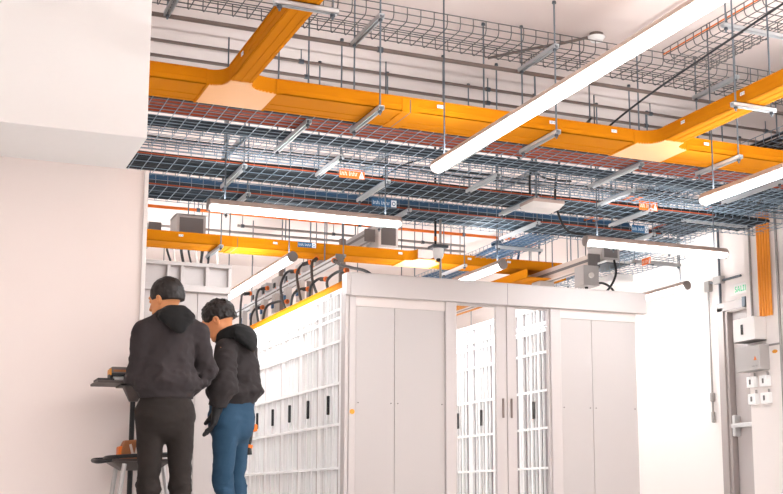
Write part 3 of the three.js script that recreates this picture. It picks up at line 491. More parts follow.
for (const [x, z, w] of [[4.36, -12.86, 'nearest the feed box'], [4.25, -13.7, 'middle one'], [4.25, -14.9, 'farthest one']]) { const t = thing('strut_post', `brown grey strut post standing on the left racks, ${w}`, 'post', [x, 2.27, z], 'strut posts on the racks'); part('channel', [bx(x - 0.03, x - 0.026, 2.27, 3.3, z - 0.03, z + 0.03), bx(x + 0.026, x + 0.03, 2.27, 3.3, z - 0.03, z + 0.03), bx(x - 0.03, x + 0.03, 2.27, 3.3, z + 0.026, z + 0.03)], M.conduitBrown, t); part('foot', [bx(x - 0.06, x + 0.06, 2.27, 2.278, z - 0.06, z + 0.06)], M.steel, t); part('cap_rod', [rod([x, 3.3, z], [x, CEIL, z], 0.008)], M.rodSteel, t); }
// blue cables falling into the raceway end, vertical cable drops behind the farther raceway
[[5.95, 0.03, 'thick pair'], [6.2, 0.014, 'right hand one'], [6.12, 0.008, 'thin one']].forEach(([x, r, w]) => solo('data_cable', [tube([[x - 0.12, 3.2, -12.0], [x, 3.24, -12.1], [x + 0.1, 3.18, -12.3], [x + 0.16, 3.05, -12.5]], r, 24)], M.blueCable, `blue cable falling into the farther raceway, ${w}`, 'cable'));
for (let i = 0; i < 8; i++) solo('data_cable', [tube([[2.42 + i * 0.075, 3.06, -12.55], [2.42 + i * 0.075, 3.15, -12.72], [2.42 + i * 0.075, 3.04, -12.82], [2.44 + i * 0.075 + rr(-0.05, 0.05), 2.85, -12.85], [2.4 + i * 0.075 + rr(-0.08, 0.08), 2.6, -12.9], [2.42 + i * 0.075, 2.36, -12.95]], rr(0.01, 0.016), 20)], i % 3 === 1 ? M.white : M.cableBlack, `cable dropping behind the ribbed header, ${['leftmost black one', 'leftmost white one', 'third from the left', 'fourth from the left', 'second white one', 'sixth from the left', 'seventh from the left', 'rightmost one'][i]}`, 'cable', 'cables dropping behind the ribbed header');

// ---------------------------------------------------------------- right wall: column with ducts, boxes, conduits
for (let i = 0; i < 5; i++) solo('fibre_duct', [rod([7.845 - 0.016, 2.2, -9.885 + i * 0.042], [7.845 - 0.016, 3.3, -9.885 + i * 0.044], 0.014, 12)], M.duct, `upright orange duct on the wall column, ${['leftmost', 'second from the left', 'third from the left', 'fourth from the left', 'rightmost'][i]} of five`, 'duct', 'orange ducts on the wall column');
{ const t = thing('distribution_box', 'upper light grey distribution box with a dark slot, under the orange ducts', 'box', [7.8, 1.96, -10.04]);
  part('housing', [rb(7.70, 7.85, 1.965, 2.2, -10.19, -9.83, 0.008)], M.whiteBox, t); part('slot_window', [rb(7.693, 7.703, 2.03, 2.135, -10.055, -10.02, 0.003)], M.black, t); part('bottom_edge', [bx(7.705, 7.85, 1.957, 1.966, -10.18, -9.84)], M.greyDark, t); }
{ const t = thing('distribution_box', 'lower grey switch box with a small warning triangle, on the wall column', 'box', [7.8, 1.66, -10.02]);
  part('housing', [rb(7.72, 7.85, 1.655, 1.91, -10.19, -9.80, 0.008)], M.greyBox, t);
  const tri = new THREE.Shape(); tri.moveTo(-0.022, 0); tri.lineTo(0.022, 0); tri.lineTo(0, 0.04); tri.closePath();
  part('warning_triangle', [new THREE.ExtrudeGeometry(tri, { depth: 0.003, bevelEnabled: false }).rotateY(-Math.PI / 2).translate(7.72, 1.755, -9.87)], M.toolOrange, t);
  plate('maker_label', 0.09, 0.022, 'z', [7.718, 1.695, -9.88], printed(128, 32, (x, w, h) => { x.fillStyle = '#b4aeab'; x.fillRect(0, 0, w, h); x.fillStyle = '#26262a'; strokes(x, 6, 10, 14, 8, 14); }), t); }
solo('cable_tag', [new THREE.CylinderGeometry(0.018, 0.018, 0.006, 16).rotateX(Math.PI / 2).scale(2.2, 1, 1).rotateY(-Math.PI / 2).translate(7.845, 1.83, -9.71)], M.yellowTag, 'oval yellow orange tag beside the lower switch box', 'tag');
for (const [z, y, w] of [[-10.062, 1.55, 'upper left'], [-9.852, 1.545, 'upper right'], [-10.05, 1.375, 'lower left'], [-9.845, 1.372, 'lower right']]) {
  const t = thing('wall_switch', `white surface mounted switch below the boxes, ${w} of four`, 'switch', [7.82, y - 0.05, z], 'white switches on the wall column');
  part('casing', [rb(7.79, 7.85, y - 0.055, y + 0.055, z - 0.06, z + 0.06, 0.006)], M.white, t); part('rocker', [rb(7.784, 7.792, y - 0.025, y + 0.025, z - 0.012, z + 0.012, 0.003)], M.greyDark, t); part('conduit_entry', [cyl([7.825, y + 0.055, z + 0.04], [7.825, y + 0.09, z + 0.04], 0.012)], M.conduit, t); }
pipe([7.835, 2.22, -10.03], [7.835, 3.3, -10.03], 0.012, M.conduit, 'grey upright conduit left of the orange ducts on the wall column');
pipe([7.835, 0.3, -9.60], [7.835, 3.3, -9.60], 0.014, M.conduit, 'grey upright conduit at the right edge of the photo');
pipe([7.835, 1.9, -9.78], [7.835, 1.9, -9.61], 0.01, M.conduit, 'short level conduit between lower switch box and edge conduit');
{ const t = thing('emergency_drop', 'grey pipe drop with joints and hanging switch left of the door', 'pipe', [8.07, 1.2, -11.1]);
  part('pipe', [rod([8.07, 1.3, -11.1], [8.07, 2.72, -11.1], 0.013, 10)], M.conduit, t); part('corner_box', [rb(8.04, 8.1, 2.66, 2.78, -11.14, -11.05, 0.01)], M.conduit, t);
  part('level_pipe', [rod([8.07, 2.75, -11.08], [8.07, 2.75, -10.5], 0.013, 10)], M.steelDark, t); part('junction_box', [rb(8.03, 8.1, 2.72, 2.80, -10.96, -10.82, 0.008)], M.greyBox, t); part('upper_pipe', [rod([8.07, 2.78, -10.88], [8.07, CEIL, -10.88], 0.014, 10)], M.steelDark, t); part('lower_pipe', [rod([8.07, 2.5, -10.88], [8.07, 2.72, -10.88], 0.016, 10)], M.steelDark, t);
  part('pull_switch', [rb(8.05, 8.09, 1.43, 1.53, -11.125, -11.075, 0.01)], M.conduit, t); part('pull_handle', [rb(8.055, 8.09, 1.2, 1.32, -11.12, -11.08, 0.01)], M.conduit, t); }
{ const s = thing('wall_plate', 'small white and orange plate on the bright right wall beyond the enclosure', 'sign', [8.095, 2.68, -12.6]); part('plate_body', [rb(8.088, 8.1, 2.70, 2.84, -12.72, -12.42, 0.003)], M.white, s); part('orange_band', [bx(8.084, 8.089, 2.71, 2.77, -12.71, -12.43)], M.toolOrange, s); }

// ---------------------------------------------------------------- people: signed distance fields meshed by surface nets
function surfaceNets(f, mn, mx, h) {
  const n = [0, 1, 2].map((k) => Math.ceil((mx[k] - mn[k]) / h) + 1), [nx, ny, nz] = n, val = new Float32Array(nx * ny * nz);
  for (let k = 0, q = 0; k < nz; k++) for (let j = 0; j < ny; j++) for (let i = 0; i < nx; i++) val[q++] = f(mn[0] + i * h, mn[1] + j * h, mn[2] + k * h);
  const id = new Int32Array(nx * ny * nz).fill(-1), pos = [], idx = [];
  const at = (i, j, k) => i + nx * (j + ny * k);
  for (let k = 0; k < nz - 1; k++) for (let j = 0; j < ny - 1; j++) for (let i = 0; i < nx - 1; i++) {
    let m = 0; const c = [];
    for (let b = 0; b < 8; b++) { const v = val[at(i + (b & 1), j + ((b >> 1) & 1), k + (b >> 2))]; c.push(v); if (v < 0) m++; }
    if (m === 0 || m === 8) continue;
    let sx = 0, sy = 0, sz = 0, s = 0;
    for (let a = 0; a < 8; a++) for (const d of [1, 2, 4]) { const b = a | d; if (b === a || (c[a] < 0) === (c[b] < 0)) continue; const t = c[a] / (c[a] - c[b]); sx += (a & 1) + (d === 1 ? t : 0); sy += ((a >> 1) & 1) + (d === 2 ? t : 0); sz += (a >> 2) + (d === 4 ? t : 0); s++; }
    id[at(i, j, k)] = pos.length / 3; pos.push(mn[0] + (i + sx / s) * h, mn[1] + (j + sy / s) * h, mn[2] + (k + sz / s) * h);
  }
  const quad = (a, b, c, d, flip) => { if (a < 0 || b < 0 || c < 0 || d < 0) return; if (flip) idx.push(a, c, b, a, d, c); else idx.push(a, b, c, a, c, d); };
  for (let k = 1; k < nz - 1; k++) for (let j = 1; j < ny - 1; j++) for (let i = 1; i < nx - 1; i++) {
    const v = val[at(i, j, k)] < 0;
    if (v !== (val[at(i + 1, j, k)] < 0)) quad(id[at(i, j - 1, k - 1)], id[at(i, j, k - 1)], id[at(i, j, k)], id[at(i, j - 1, k)], !v);
    if (v !== (val[at(i, j + 1, k)] < 0)) quad(id[at(i - 1, j, k - 1)], id[at(i - 1, j, k)], id[at(i, j, k)], id[at(i, j, k - 1)], !v);
    if (v !== (val[at(i, j, k + 1)] < 0)) quad(id[at(i - 1, j - 1, k)], id[at(i, j - 1, k)], id[at(i, j, k)], id[at(i - 1, j, k)], !v);
  }
  const g = new THREE.BufferGeometry(); g.setAttribute('position', new THREE.Float32BufferAttribute(pos, 3)); g.setIndex(idx); g.computeVertexNormals(); return g;
}
const smin = (a, b, k) => { const h = Math.max(k - Math.abs(a - b), 0) / k; return Math.min(a, b) - h * h * k * 0.25; };
const smax = (a, b, k) => -smin(-a, -b, k);
function cap(a, b, ra, rbb, sq = [1, 1, 1]) {                       // tapered capsule, optionally flattened
  const ba = [b[0] - a[0], b[1] - a[1], b[2] - a[2]], L = ba[0] ** 2 + ba[1] ** 2 + ba[2] ** 2 || 1e-9, ms = Math.min(...sq.map((v) => 1 / v));
  return (x, y, z) => { const px = x - a[0], py = y - a[1], pz = z - a[2]; const t = Math.max(0, Math.min(1, (px * ba[0] + py * ba[1] + pz * ba[2]) / L)); const dx = (px - ba[0] * t) * sq[0], dy = (py - ba[1] * t) * sq[1], dz = (pz - ba[2] * t) * sq[2]; return (Math.sqrt(dx * dx + dy * dy + dz * dz) - (ra + (rbb - ra) * t)) * ms; };
}
function ell(c, r) { const m = Math.min(...r); return (x, y, z) => { const dx = (x - c[0]) / r[0], dy = (y - c[1]) / r[1], dz = (z - c[2]) / r[2]; const k = Math.sqrt(dx * dx + dy * dy + dz * dz); return k < 1e-6 ? -m : (k - 1) * k / Math.sqrt((dx / r[0]) ** 2 + (dy / r[1]) ** 2 + (dz / r[2]) ** 2); }; }
const blend = (list, k) => (x, y, z) => { let d = 1e9; for (const f of list) d = d > 1e8 ? f(x, y, z) : smin(d, f(x, y, z), k); return d; };
// a frame: local -> world; field in local axes evaluated at world points
function framed(f, o, q) { const m = new THREE.Matrix4().compose(V(...o), q, V(1, 1, 1)).invert().elements; return (x, y, z) => f(m[0] * x + m[4] * y + m[8] * z + m[12], m[1] * x + m[5] * y + m[9] * z + m[13], m[2] * x + m[6] * y + m[10] * z + m[14]); }
const quat = (yaw, pitch, roll = 0) => new THREE.Quaternion().setFromEuler(new THREE.Euler(pitch, yaw, roll, 'YXZ'));
// head in its own axes: looks along -Z, origin in the middle of the skull
const headField = (() => {
  const both = (f) => (x, y, z) => f(Math.abs(x), y, z);
  const base = blend([ell([0, 0.028, 0.012], [0.076, 0.092, 0.096]), ell([0, -0.035, -0.028], [0.06, 0.078, 0.068]), cap([-0.03, -0.088, -0.062], [0.03, -0.088, -0.062], 0.022, 0.022), both(cap([0.05, -0.05, 0.0], [0.03, -0.088, -0.05], 0.018, 0.016))], 0.03);
  const brow = cap([-0.035, 0.03, -0.082], [0.035, 0.03, -0.082], 0.012, 0.012), nose = blend([cap([0, 0.012, -0.092], [0, -0.03, -0.113], 0.009, 0.013), both(ell([0.012, -0.034, -0.102], [0.01, 0.008, 0.011]))], 0.01);
  const ear = both(ell([0.079, -0.008, 0.006], [0.011, 0.032, 0.019])), earHole = both(ell([0.089, -0.008, 0.002], [0.008, 0.016, 0.009])), socket = both(ell([0.031, 0.008, -0.098], [0.019, 0.012, 0.014])), eye = both(ell([0.031, 0.008, -0.083], [0.0125, 0.0115, 0.0125])), lips = blend([ell([0, -0.058, -0.096], [0.023, 0.006, 0.01]), ell([0, -0.067, -0.094], [0.02, 0.007, 0.01])], 0.004), chin = ell([0, -0.095, -0.078], [0.02, 0.016, 0.016]);
  return (x, y, z) => { let d = smin(base(x, y, z), brow(x, y, z), 0.015); d = smax(d, -socket(x, y, z), 0.012); d = smin(d, eye(x, y, z), 0.004); d = smin(d, nose(x, y, z), 0.012); d = smin(d, lips(x, y, z), 0.008); d = smin(d, chin(x, y, z), 0.015); d = smin(d, ear(x, y, z), 0.008); return smax(d, -earHole(x, y, z), 0.004); };
})();
// right hand hanging along -Y, palm towards -Z, thumb towards -X when mir = 1; fingers curl towards -Z
function handField(curl, mir = 1) {
  const fs = [], K = [[-0.03, -0.088, 0, 0.041, 0.026, 0.021, 0.0092], [-0.01, -0.094, 0, 0.046, 0.029, 0.022, 0.0096], [0.011, -0.091, 0, 0.042, 0.027, 0.021, 0.0092], [0.03, -0.083, 0, 0.033, 0.021, 0.018, 0.0082]];
  const palm = blend(K.map((k) => cap([k[0] * 0.6, -0.012, 0], [k[0], k[1], 0], 0.017, 0.0125)), 0.02); fs.push(palm);
  K.forEach((k, i) => { let p = [k[0], k[1], 0], a = curl * (0.5 + 0.06 * i); const ang = [a, a * 2.1, a * 2.9]; for (let s = 0; s < 3; s++) { const L = k[3 + s], q = [p[0] + k[0] * 0.06, p[1] - L * Math.cos(ang[s]), p[2] - L * Math.sin(ang[s])]; fs.push(cap(p, q, k[6] * (1 - 0.07 * s), k[6] * (0.93 - 0.08 * s))); p = q; } });
  fs.push(cap([-0.018, -0.028, -0.006], [-0.042, -0.062, -0.018], 0.016, 0.0125), cap([-0.042, -0.062, -0.018], [-0.046, -0.09, -0.032], 0.0115, 0.0105), cap([-0.046, -0.09, -0.032], [-0.042, -0.112, -0.045], 0.0105, 0.0088));
  const f = blend(fs, 0.006); return (x, y, z) => f(x * mir, y, z);
}
// lowest, then a frame along the forearm for a hand
function handFrame(elbow, wrist, roll) { const d = V(...wrist).sub(V(...elbow)).normalize(); const q = new THREE.Quaternion().setFromUnitVectors(V(0, -1, 0), d); return q.multiply(new THREE.Quaternion().setFromAxisAngle(V(0, 1, 0), roll)); }
const box8 = (pts, m) => { const mn = [1e9, 1e9, 1e9], mx = [-1e9, -1e9, -1e9]; for (const p of pts) for (let k = 0; k < 3; k++) { mn[k] = Math.min(mn[k], p[k] - m); mx[k] = Math.max(mx[k], p[k] + m); } return [mn, mx]; };
function child(name, geo, mat, parent, label) { const m = new THREE.Mesh(geo, mat); m.name = name; m.castShadow = m.receiveShadow = true; if (label) m.userData.label = label; parent.add(m); return m; }
function wrinkle(p, amp, fy = 1) { return (x, y, z) => amp * (0.9 * noise.noise(x * 8 + p, y * 9 * fy, z * 8) + 0.9 * (0.35 - Math.abs(noise.noise(x * 11 + p + y * 4, y * 15 * fy + 3, z * 11))) + 0.35 * noise.noise(x * 30 + p, y * 34 * fy + 3, z * 30)); }

function makePerson(label, base, J, mats, opt) {
  const t = new THREE.Group(); t.name = numbered('person'); t.position.set(...base); t.userData = { label, category: 'person' }; scene.add(t);
  const hq = quat(...J.headTurn), head = framed(headField, J.head, hq);
  const mid = (a, b, f) => a.map((v, i) => v + (b[i] - v) * f);
  // ---- the body, one continuous surface
  const limbs = [cap(J.pelvis, J.chest, 0.095, 0.115, [1, 1, 1.35]), cap(J.shL, J.shR, 0.06, 0.06), cap(J.neck, mid(J.neck, J.head, 0.75), 0.055, 0.05)];
  for (const s of ['L', 'R']) limbs.push(cap(J['sh' + s], J['el' + s], 0.052, 0.04), cap(J['el' + s], J['wr' + s], 0.04, 0.026), cap(J['hip' + s], J['kn' + s], 0.066, 0.042), cap(J['kn' + s], J['an' + s], 0.042, 0.032), cap([J['an' + s][0], 0.045, J['an' + s][2] + 0.02], [J['an' + s][0] + J.fwd[0] * 0.12, 0.04, J['an' + s][2] + J.fwd[2] * 0.14], 0.036, 0.03));
  const bodyF = blend(limbs, 0.04), all = [J.head, J.pelvis, J.shL, J.shR, J.elL, J.elR, J.wrL, J.wrR, J.anL, J.anR, J.knL, J.knR];
  const [bn, bmx] = box8(all, 0.16); bn[1] = -0.01;
  const geos = [surfaceNets(bodyF, bn, bmx, 0.013)];
  const neckF = cap(J.neck, mid(J.neck, J.head, 0.6), 0.056, 0.052);
  const [hn, hx] = box8([J.head, J.neck], 0.15);
  geos.push(surfaceNets((x, y, z) => smin(head(x, y, z), neckF(x, y, z), 0.03), [hn[0], J.neck[1] - 0.03, hn[2]], hx, 0.0042));
  const hands = {};
  for (const s of ['L', 'R']) { const q = handFrame(J['el' + s], J['wr' + s], J['roll' + s]); const hf = framed(handField(J['curl' + s], s === 'R' ? 1 : -1), J['wr' + s], q); hands[s] = hf; const [a, b] = box8([J['wr' + s]], 0.21); geos.push(surfaceNets((x, y, z) => hf(x, y, z), a, b, 0.0045)); }
  child('body', mergeGeometries(geos), mats.skin, t);
  for (const s of opt.gloves || []) { const [a, b] = box8([J['wr' + s]], 0.22); const cuff = cap(mid(J['wr' + s], J['el' + s], 0.25), J['wr' + s], 0.036, 0.03); child('glove', surfaceNets((x, y, z) => smin(hands[s](x, y, z) - 0.0045, cuff(x, y, z), 0.02), a, b, 0.0045), M.glove, t, 'black work glove'); }
  // ---- hair
  const hairShape = blend([ell([0, 0.042, 0.018], [0.085, 0.098, 0.104]), ell([0, -0.01, 0.062], [0.066, 0.075, 0.05])], 0.03);
  const tuft = opt.hairWild, hairF = framed((x, y, z) => { const d = hairShape(x, y, z) - 0.003 - tuft * (noise.noise(x * 32, y * 26, z * 32) + 0.5 * noise.noise(x * 70, y * 60, z * 70)) - 0.0022 * noise.noise(x * 150, y * 30, z * 60);
    const face = ell([0, -0.06, -0.115], [0.074, 0.112, 0.085])(x, y, z), side = cap([-0.2, -0.05, -0.035], [0.2, -0.05, -0.035], 0.052, 0.052)(x, y, z);
    return Math.max(smax(smax(d, -face, 0.012), -side, 0.012), -y - 0.014 - z * 0.12); }, J.head, hq);
  const [rn, rx] = box8([J.head], 0.17); child('hair', surfaceNets(hairF, rn, rx, 0.0042), mats.hair, t);
  // ---- trousers
  const w1 = wrinkle(opt.seed, 0.0095, 1.1);
  const T = [cap([J.pelvis[0] - 0.058 * J.rt[0], J.pelvis[1], J.pelvis[2] - 0.058 * J.rt[2]], [J.pelvis[0] + 0.058 * J.rt[0], J.pelvis[1], J.pelvis[2] + 0.058 * J.rt[2]], 0.112 * (opt.slim ?? 1), 0.112 * (opt.slim ?? 1), [1, 1, 1.1]), cap([J.pelvis[0], J.pelvis[1] - 0.05, J.pelvis[2]], [J.pelvis[0], J.pelvis[1] + 0.12, J.pelvis[2]], 0.13 * (opt.slim ?? 1), 0.125 * (opt.slim ?? 1), [0.85, 1, 1.1])];
  const legs = ['L', 'R'].map((s) => blend([cap(J['hip' + s], J['kn' + s], 0.092 * (opt.slim ?? 1), 0.064 * (opt.slim ?? 1)), cap(J['kn' + s], J['an' + s], 0.064 * (opt.slim ?? 1), 0.055)], 0.03));
  const pelvisF = blend(T, 0.03);
  const trF = (x, y, z) => { let d = smin(smin(legs[0](x, y, z), pelvisF(x, y, z), 0.035), smin(legs[1](x, y, z), pelvisF(x, y, z), 0.035), 0.012);
    const bunch = Math.exp(-(((y - J.knL[1] + 0.02) / 0.1) ** 2)) * 0.8 + Math.exp(-(((y - 0.14) / 0.09) ** 2)) * 1.6 + 0.6; d -= w1(x, y * 1.5, z) * bunch;
    return Math.max(d, y - J.pelvis[1] - 0.14, 0.055 - y); };
  const [tn, tx] = box8([J.pelvis, J.hipL, J.hipR, J.knL, J.knR, J.anL, J.anR], 0.17); tn[1] = 0.03; child('trousers', surfaceNets(trF, tn, tx, 0.0105), mats.trousers, t);
  // ---- shoes
  for (const s of ['L', 'R']) { const a = J['an' + s], tip = [a[0] + J.fwd[0] * 0.17, 0.042, a[2] + J.fwd[2] * 0.17]; const f = blend([cap([a[0] - J.fwd[0] * 0.05, 0.05, a[2] - J.fwd[2] * 0.05], tip, 0.046, 0.04), cap([a[0], 0.06, a[2]], [a[0], 0.12, a[2]], 0.048, 0.044)], 0.03); const [a0, b0] = box8([a, tip], 0.1); a0[1] = -0.012; child('shoe', surfaceNets((x, y, z) => Math.max(f(x, y, z), 0.002 - y), a0, b0, 0.009), M.shoe, t); }
  // ---- hooded top
  const w2 = wrinkle(opt.seed + 5, 0.017), hemY = J.hem;
  const torso = blend([cap([J.pelvis[0], hemY + 0.02, J.pelvis[2]], [J.waist[0], J.waist[1], J.waist[2]], opt.hemR + 0.014, opt.hemR + 0.012, [1, 1, 1.28]), cap(J.waist, J.chest, opt.hemR + 0.005, opt.chestR, [1, 1, 1.3]), cap(J.shL, J.neck, 0.07, 0.075), cap(J.shR, J.neck, 0.07, 0.075), cap(J.chest, J.neck, 0.12, 0.07, [1, 1, 1.1])], 0.06);
  const arms = ['L', 'R'].map((s) => { const c = mid(J['el' + s], J['wr' + s], 0.86); return blend([cap(J['sh' + s], J['el' + s], 0.073, 0.062), cap(J['el' + s], c, 0.067, 0.05), cap(mid(J['el' + s], J['wr' + s], 0.8), mid(J['el' + s], J['wr' + s], 0.93), 0.044, 0.04)], 0.03); });
  const arm0 = arms[0], arm1 = arms[1];
  const topF = (x, y, z) => { let d = torso(x, y, z); const near = smin(arm0(x, y, z), arm1(x, y, z), 0.01); d = smin(d, near, 0.006);
    const low = Math.exp(-(((y - hemY - 0.13) / 0.09) ** 2)); d -= w2(x, y, z) * (0.55 + 1.3 * low) + 0.02 * Math.exp(-(((y - hemY - 0.085) / 0.045) ** 2)); d += 0.006 * Math.exp(-(((y - hemY - 0.02) / 0.028) ** 4)) * (near > 0.02 ? 1 : 0);
    for (const s of ['L', 'R']) { const c = J['wr' + s], e = J['el' + s], dx = c[0] - e[0], dy = c[1] - e[1], dz = c[2] - e[2], L = Math.hypot(dx, dy, dz), u = ((x - e[0]) * dx + (y - e[1]) * dy + (z - e[2]) * dz) / L, far = Math.hypot(x - e[0], y - e[1], z - e[2]); if (far < L + 0.12) d = Math.max(d, u - L * 0.93); }
    const isArm = near < 0.03; return isArm ? d : Math.max(d, hemY - y); };
  const [on, ox] = box8([J.pelvis, J.chest, J.neck, J.shL, J.shR, J.elL, J.elR, J.wrL, J.wrR], 0.19); on[1] = Math.min(hemY - 0.03, J.wrL[1] - 0.08, J.wrR[1] - 0.08); ox[1] = J.neck[1] + 0.1; child('hooded_top', surfaceNets(topF, on, ox, 0.0105), mats.top, t);
  // ---- hood lying on the shoulders: a thick collar and a sagging pouch
  const hd = J.hood, nq = quat(J.torsoYaw, opt.hoodPitch ?? -0.35); const w3 = wrinkle(opt.seed + 9, 0.006);
  const ring = (x, y, z) => { const r = Math.hypot(x / 1.02, z) - 0.083; return Math.hypot(r, y * 0.72) - 0.027 - 0.008 * Math.max(0, z / 0.1); };
  const pouch = blend([ell([0, -0.03, 0.1], [0.11, 0.05, 0.034]), ell([0, -0.075, 0.112], [0.075, 0.05, 0.024]), ell([0.01, -0.115, 0.118], [0.035, 0.04, 0.018])], 0.04);
  const hoodF = framed((x, y, z) => Math.max(smin(ring(x, y, z), pouch(x, y, z), 0.045) - w3(x * 1.5, y * 2, z * 1.5), -(ell([0, 0.09, 0.06], [0.055, 0.07, 0.075])(x, y, z))), hd, nq);
  const [dn, dx2] = box8([hd], 0.25); child('hood', surfaceNets(hoodF, dn, dx2, 0.0085), M.hoodBlack, t, 'black hood folded on the shoulders');
  return t;
}
const man1 = makePerson('man in charcoal hooded top and brown black trousers, seen from behind at the small cart', [1.44, 0, -7.5], {
  head: [-0.012, 1.648, -0.04], headTurn: [0.75, -0.22, 0], neck: [0.02, 1.515, 0.0], chest: [0.02, 1.36, 0.0], waist: [0.005, 1.16, 0.005], pelvis: [0.0, 0.96, 0.0], shL: [-0.142, 1.435, 0.01], shR: [0.178, 1.44, 0.01],
  elL: [-0.158, 1.19, -0.02], elR: [0.232, 1.215, -0.02], wrL: [-0.065, 1.225, -0.23], wrR: [0.155, 1.115, -0.24], rollL: 1.2, rollR: -1.2, curlL: 0.6, curlR: 0.6,
  hipL: [-0.082, 0.93, 0], hipR: [0.088, 0.93, 0], knL: [-0.078, 0.52, -0.03], knR: [0.108, 0.52, -0.03], anL: [-0.08, 0.085, 0.03], anR: [0.125, 0.085, 0.03], fwd: [0, 0, -1], rt: [1, 0, 0], hem: 1.04, hood: [0.028, 1.522, 0.015], torsoYaw: 0,
}, { skin: M.skin, hair: M.hair, top: M.hoodie, trousers: M.trousers }, { hairWild: 0.004, seed: 2, slim: 0.95, hemR: 0.147, chestR: 0.148 });
const man2 = makePerson('man in dark jacket, black gloves and blue jeans, bending his head to the left', [1.92, 0, -7.8], {
  head: [-0.105, 1.572, 0.0], headTurn: [1.05, -0.5, 0], neck: [0.0, 1.445, 0.0], chest: [0.015, 1.29, 0.0], waist: [0.01, 1.13, 0.0], pelvis: [-0.005, 0.95, 0.0], shL: [-0.075, 1.375, 0.1], shR: [0.105, 1.39, -0.09],
  elL: [-0.105, 1.17, 0.18], elR: [0.14, 1.17, -0.12], wrL: [-0.13, 1.0, 0.135], wrR: [0.02, 1.05, -0.24], rollL: 1.4, rollR: -1.2, curlL: 0.45, curlR: 0.5,
  hipL: [-0.055, 0.92, 0.06], hipR: [0.05, 0.92, -0.06], knL: [-0.06, 0.56, 0.03], knR: [0.05, 0.56, -0.09], anL: [0.05, 0.085, 0.10], anR: [0.12, 0.085, -0.02], fwd: [-0.62, 0, -0.78], rt: [0.78, 0, -0.62], hem: 1.03, hood: [-0.02, 1.472, 0.025], torsoYaw: 0.66,
}, { skin: M.skin2, hair: M.hair, top: M.hoodie2, trousers: M.jeans }, { hairWild: 0.011, seed: 31, hemR: 0.128, chestR: 0.128, slim: 0.92, gloves: ['L', 'R'] });

// ---------------------------------------------------------------- the service cart and what lies on it
const CX = 0.035, CZ = -0.09; let cartFrom = scene.children.length;
{
  const t = thing('service_cart', 'small grey service cart with two shelves beside the man in the charcoal top', 'cart', [1.3, 0, -7.82]);
  part('upper_shelf', [rb(1.045, 1.46, 1.152, 1.168, -7.99, -7.66, 0.005)], M.cartGrey, t);
  const u = part('shelf_bracket', [new THREE.CylinderGeometry(0.085, 0.03, 0.1, 4).rotateY(Math.PI / 4).scale(1.1, 1, 1).translate(1.285, 1.1, -7.82)], M.cartGrey, t); part('bracket_edge', [rb(1.19, 1.4, 1.14, 1.152, -7.93, -7.71, 0.004)], M.black, u);
  part('pole', [rod([1.285, 0.12, -7.84], [1.285, 1.15, -7.84], 0.016)], M.black, t);
  const tr = part('lower_tray', [rb(1.15, 1.52, 0.675, 0.69, -8.0, -7.64, 0.005)], M.cartGrey, t);
  part('tray_rim', [tube([[1.15, 0.70, -8.0], [1.15, 0.70, -7.64], [1.52, 0.72, -7.64], [1.52, 0.72, -8.0], [1.15, 0.70, -8.0]], 0.012, 60, 7)], M.black, tr);
  part('tray_underside', [new THREE.CylinderGeometry(0.22, 0.13, 0.05, 4).rotateY(Math.PI / 4).scale(1.1, 1, 1).translate(1.33, 0.648, -7.82)], M.cartGrey, tr);
  part('tray_handle', [tube([[1.16, 0.695, -7.93], [1.08, 0.69, -7.92], [1.065, 0.68, -7.82], [1.08, 0.675, -7.72], [1.16, 0.685, -7.7]], 0.013, 40, 8)], M.black, tr);
  for (const [x0, x1, z] of [[1.40, 1.49, -7.66], [1.46, 1.56, -7.72], [1.40, 1.46, -7.96], [1.22, 1.14, -7.66], [1.22, 1.14, -7.96]]) part('leg', [rod([x0, 0.66, z], [x1, 0.04, z], 0.014)], M.alu, t);
  for (const [x, z] of [[1.49, -7.66], [1.46, -7.96], [1.14, -7.66], [1.14, -7.96], [1.56, -7.72]]) part('caster', [new THREE.TorusGeometry(0.018, 0.012, 8, 16).translate(x, 0.03, z)], M.black, t);
}
{ const t = thing('tablet', 'flat black tablet at the left end of the cart shelf', 'tablet', [1.12, 1.168, -7.78]); part('case', [rb(1.075, 1.175, 1.168, 1.18, -7.86, -7.69, 0.004)], M.black, t); part('screen', [bx(1.08, 1.17, 1.1795, 1.1815, -7.855, -7.695)], std(0x24282e, 0.2), t);  t.position.x -= 0.03; }
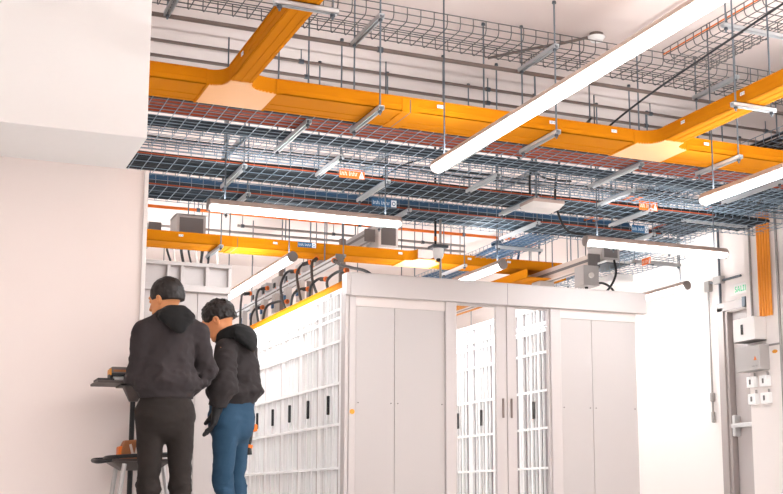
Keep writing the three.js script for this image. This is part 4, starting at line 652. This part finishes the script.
{ const t = thing('cable_tester', 'grey handheld tester with orange side standing on the cart shelf', 'tester', [1.24, 1.168, -7.76]);
  part('case', [rb(1.185, 1.335, 1.205, 1.255, -7.82, -7.70, 0.015, 3)], M.greyDark, t); part('orange_side', [rb(1.18, 1.2, 1.2, 1.245, -7.815, -7.705, 0.008)], M.yellowTag, t); part('band', [bx(1.2, 1.336, 1.222, 1.236, -7.699, -7.697)], M.bag, t); for (const [a, b] of [[1.18, 1.2], [1.27, 1.335]]) part('black_foot', [rb(a, b, 1.168, 1.215, -7.81, -7.71, 0.006)], M.black, t); part('black_base', [bx(1.19, 1.33, 1.2, 1.214, -7.81, -7.7)], M.black, t); part('white_roll', [rod([1.2, 1.187, -7.74], [1.265, 1.187, -7.74], 0.018, 14)], M.white, t);  t.position.x -= 0.06; }
{ const t = thing('tool_bag', 'brown tool bag with pale straps in the lower cart tray', 'bag', [1.3, 0.69, -7.78]);
  const s = new THREE.Shape(); s.moveTo(-0.075, 0); s.lineTo(0.075, 0); s.quadraticCurveTo(0.085, 0.06, 0.06, 0.105); s.lineTo(-0.06, 0.095); s.quadraticCurveTo(-0.085, 0.05, -0.075, 0);
  part('body', [new THREE.ExtrudeGeometry(s, { depth: 0.1, bevelEnabled: true, bevelSize: 0.01, bevelThickness: 0.01, bevelSegments: 2 }).translate(1.30, 0.70, -7.84)], M.bag, t);
  part('strap', [tube([[1.26, 0.78, -7.72], [1.285, 0.705, -7.715], [1.32, 0.8, -7.73], [1.36, 0.785, -7.74]], 0.008, 20)], M.bagLight, t); part('strap', [tube([[1.3, 0.705, -7.715], [1.325, 0.75, -7.715], [1.35, 0.805, -7.73]], 0.008, 16)], M.bagLight, t); part('side_pocket', [rb(1.195, 1.235, 0.7, 0.77, -7.84, -7.74, 0.012)], M.toolOrange, t); }
for (const o of scene.children.slice(cartFrom)) { o.position.x += CX; o.position.z += CZ; }
{ const t = thing('hand_tool', 'black and orange hand tool hanging at the jeans pocket', 'tool', [2.05, 0.72, -7.9]);
  part('grip', [rod([2.06, 0.9, -7.92], [2.035, 0.76, -7.9], 0.012)], M.black, t); part('head', [rb(2.045, 2.09, 0.87, 0.92, -7.95, -7.89, 0.012)], M.toolOrange, t); part('cap', [rb(2.04, 2.07, 0.9, 0.925, -7.93, -7.9, 0.008)], M.black, t); part('collar', [rod([2.04, 0.785, -7.9], [2.035, 0.765, -7.9], 0.022, 14)], M.toolOrange, t); part('tip', [rod([2.035, 0.765, -7.9], [2.04, 0.72, -7.9], 0.018, 12)], M.black, t); t.position.x += 0.016; t.position.z += 0.02; }
renderer.render(scene, camera);
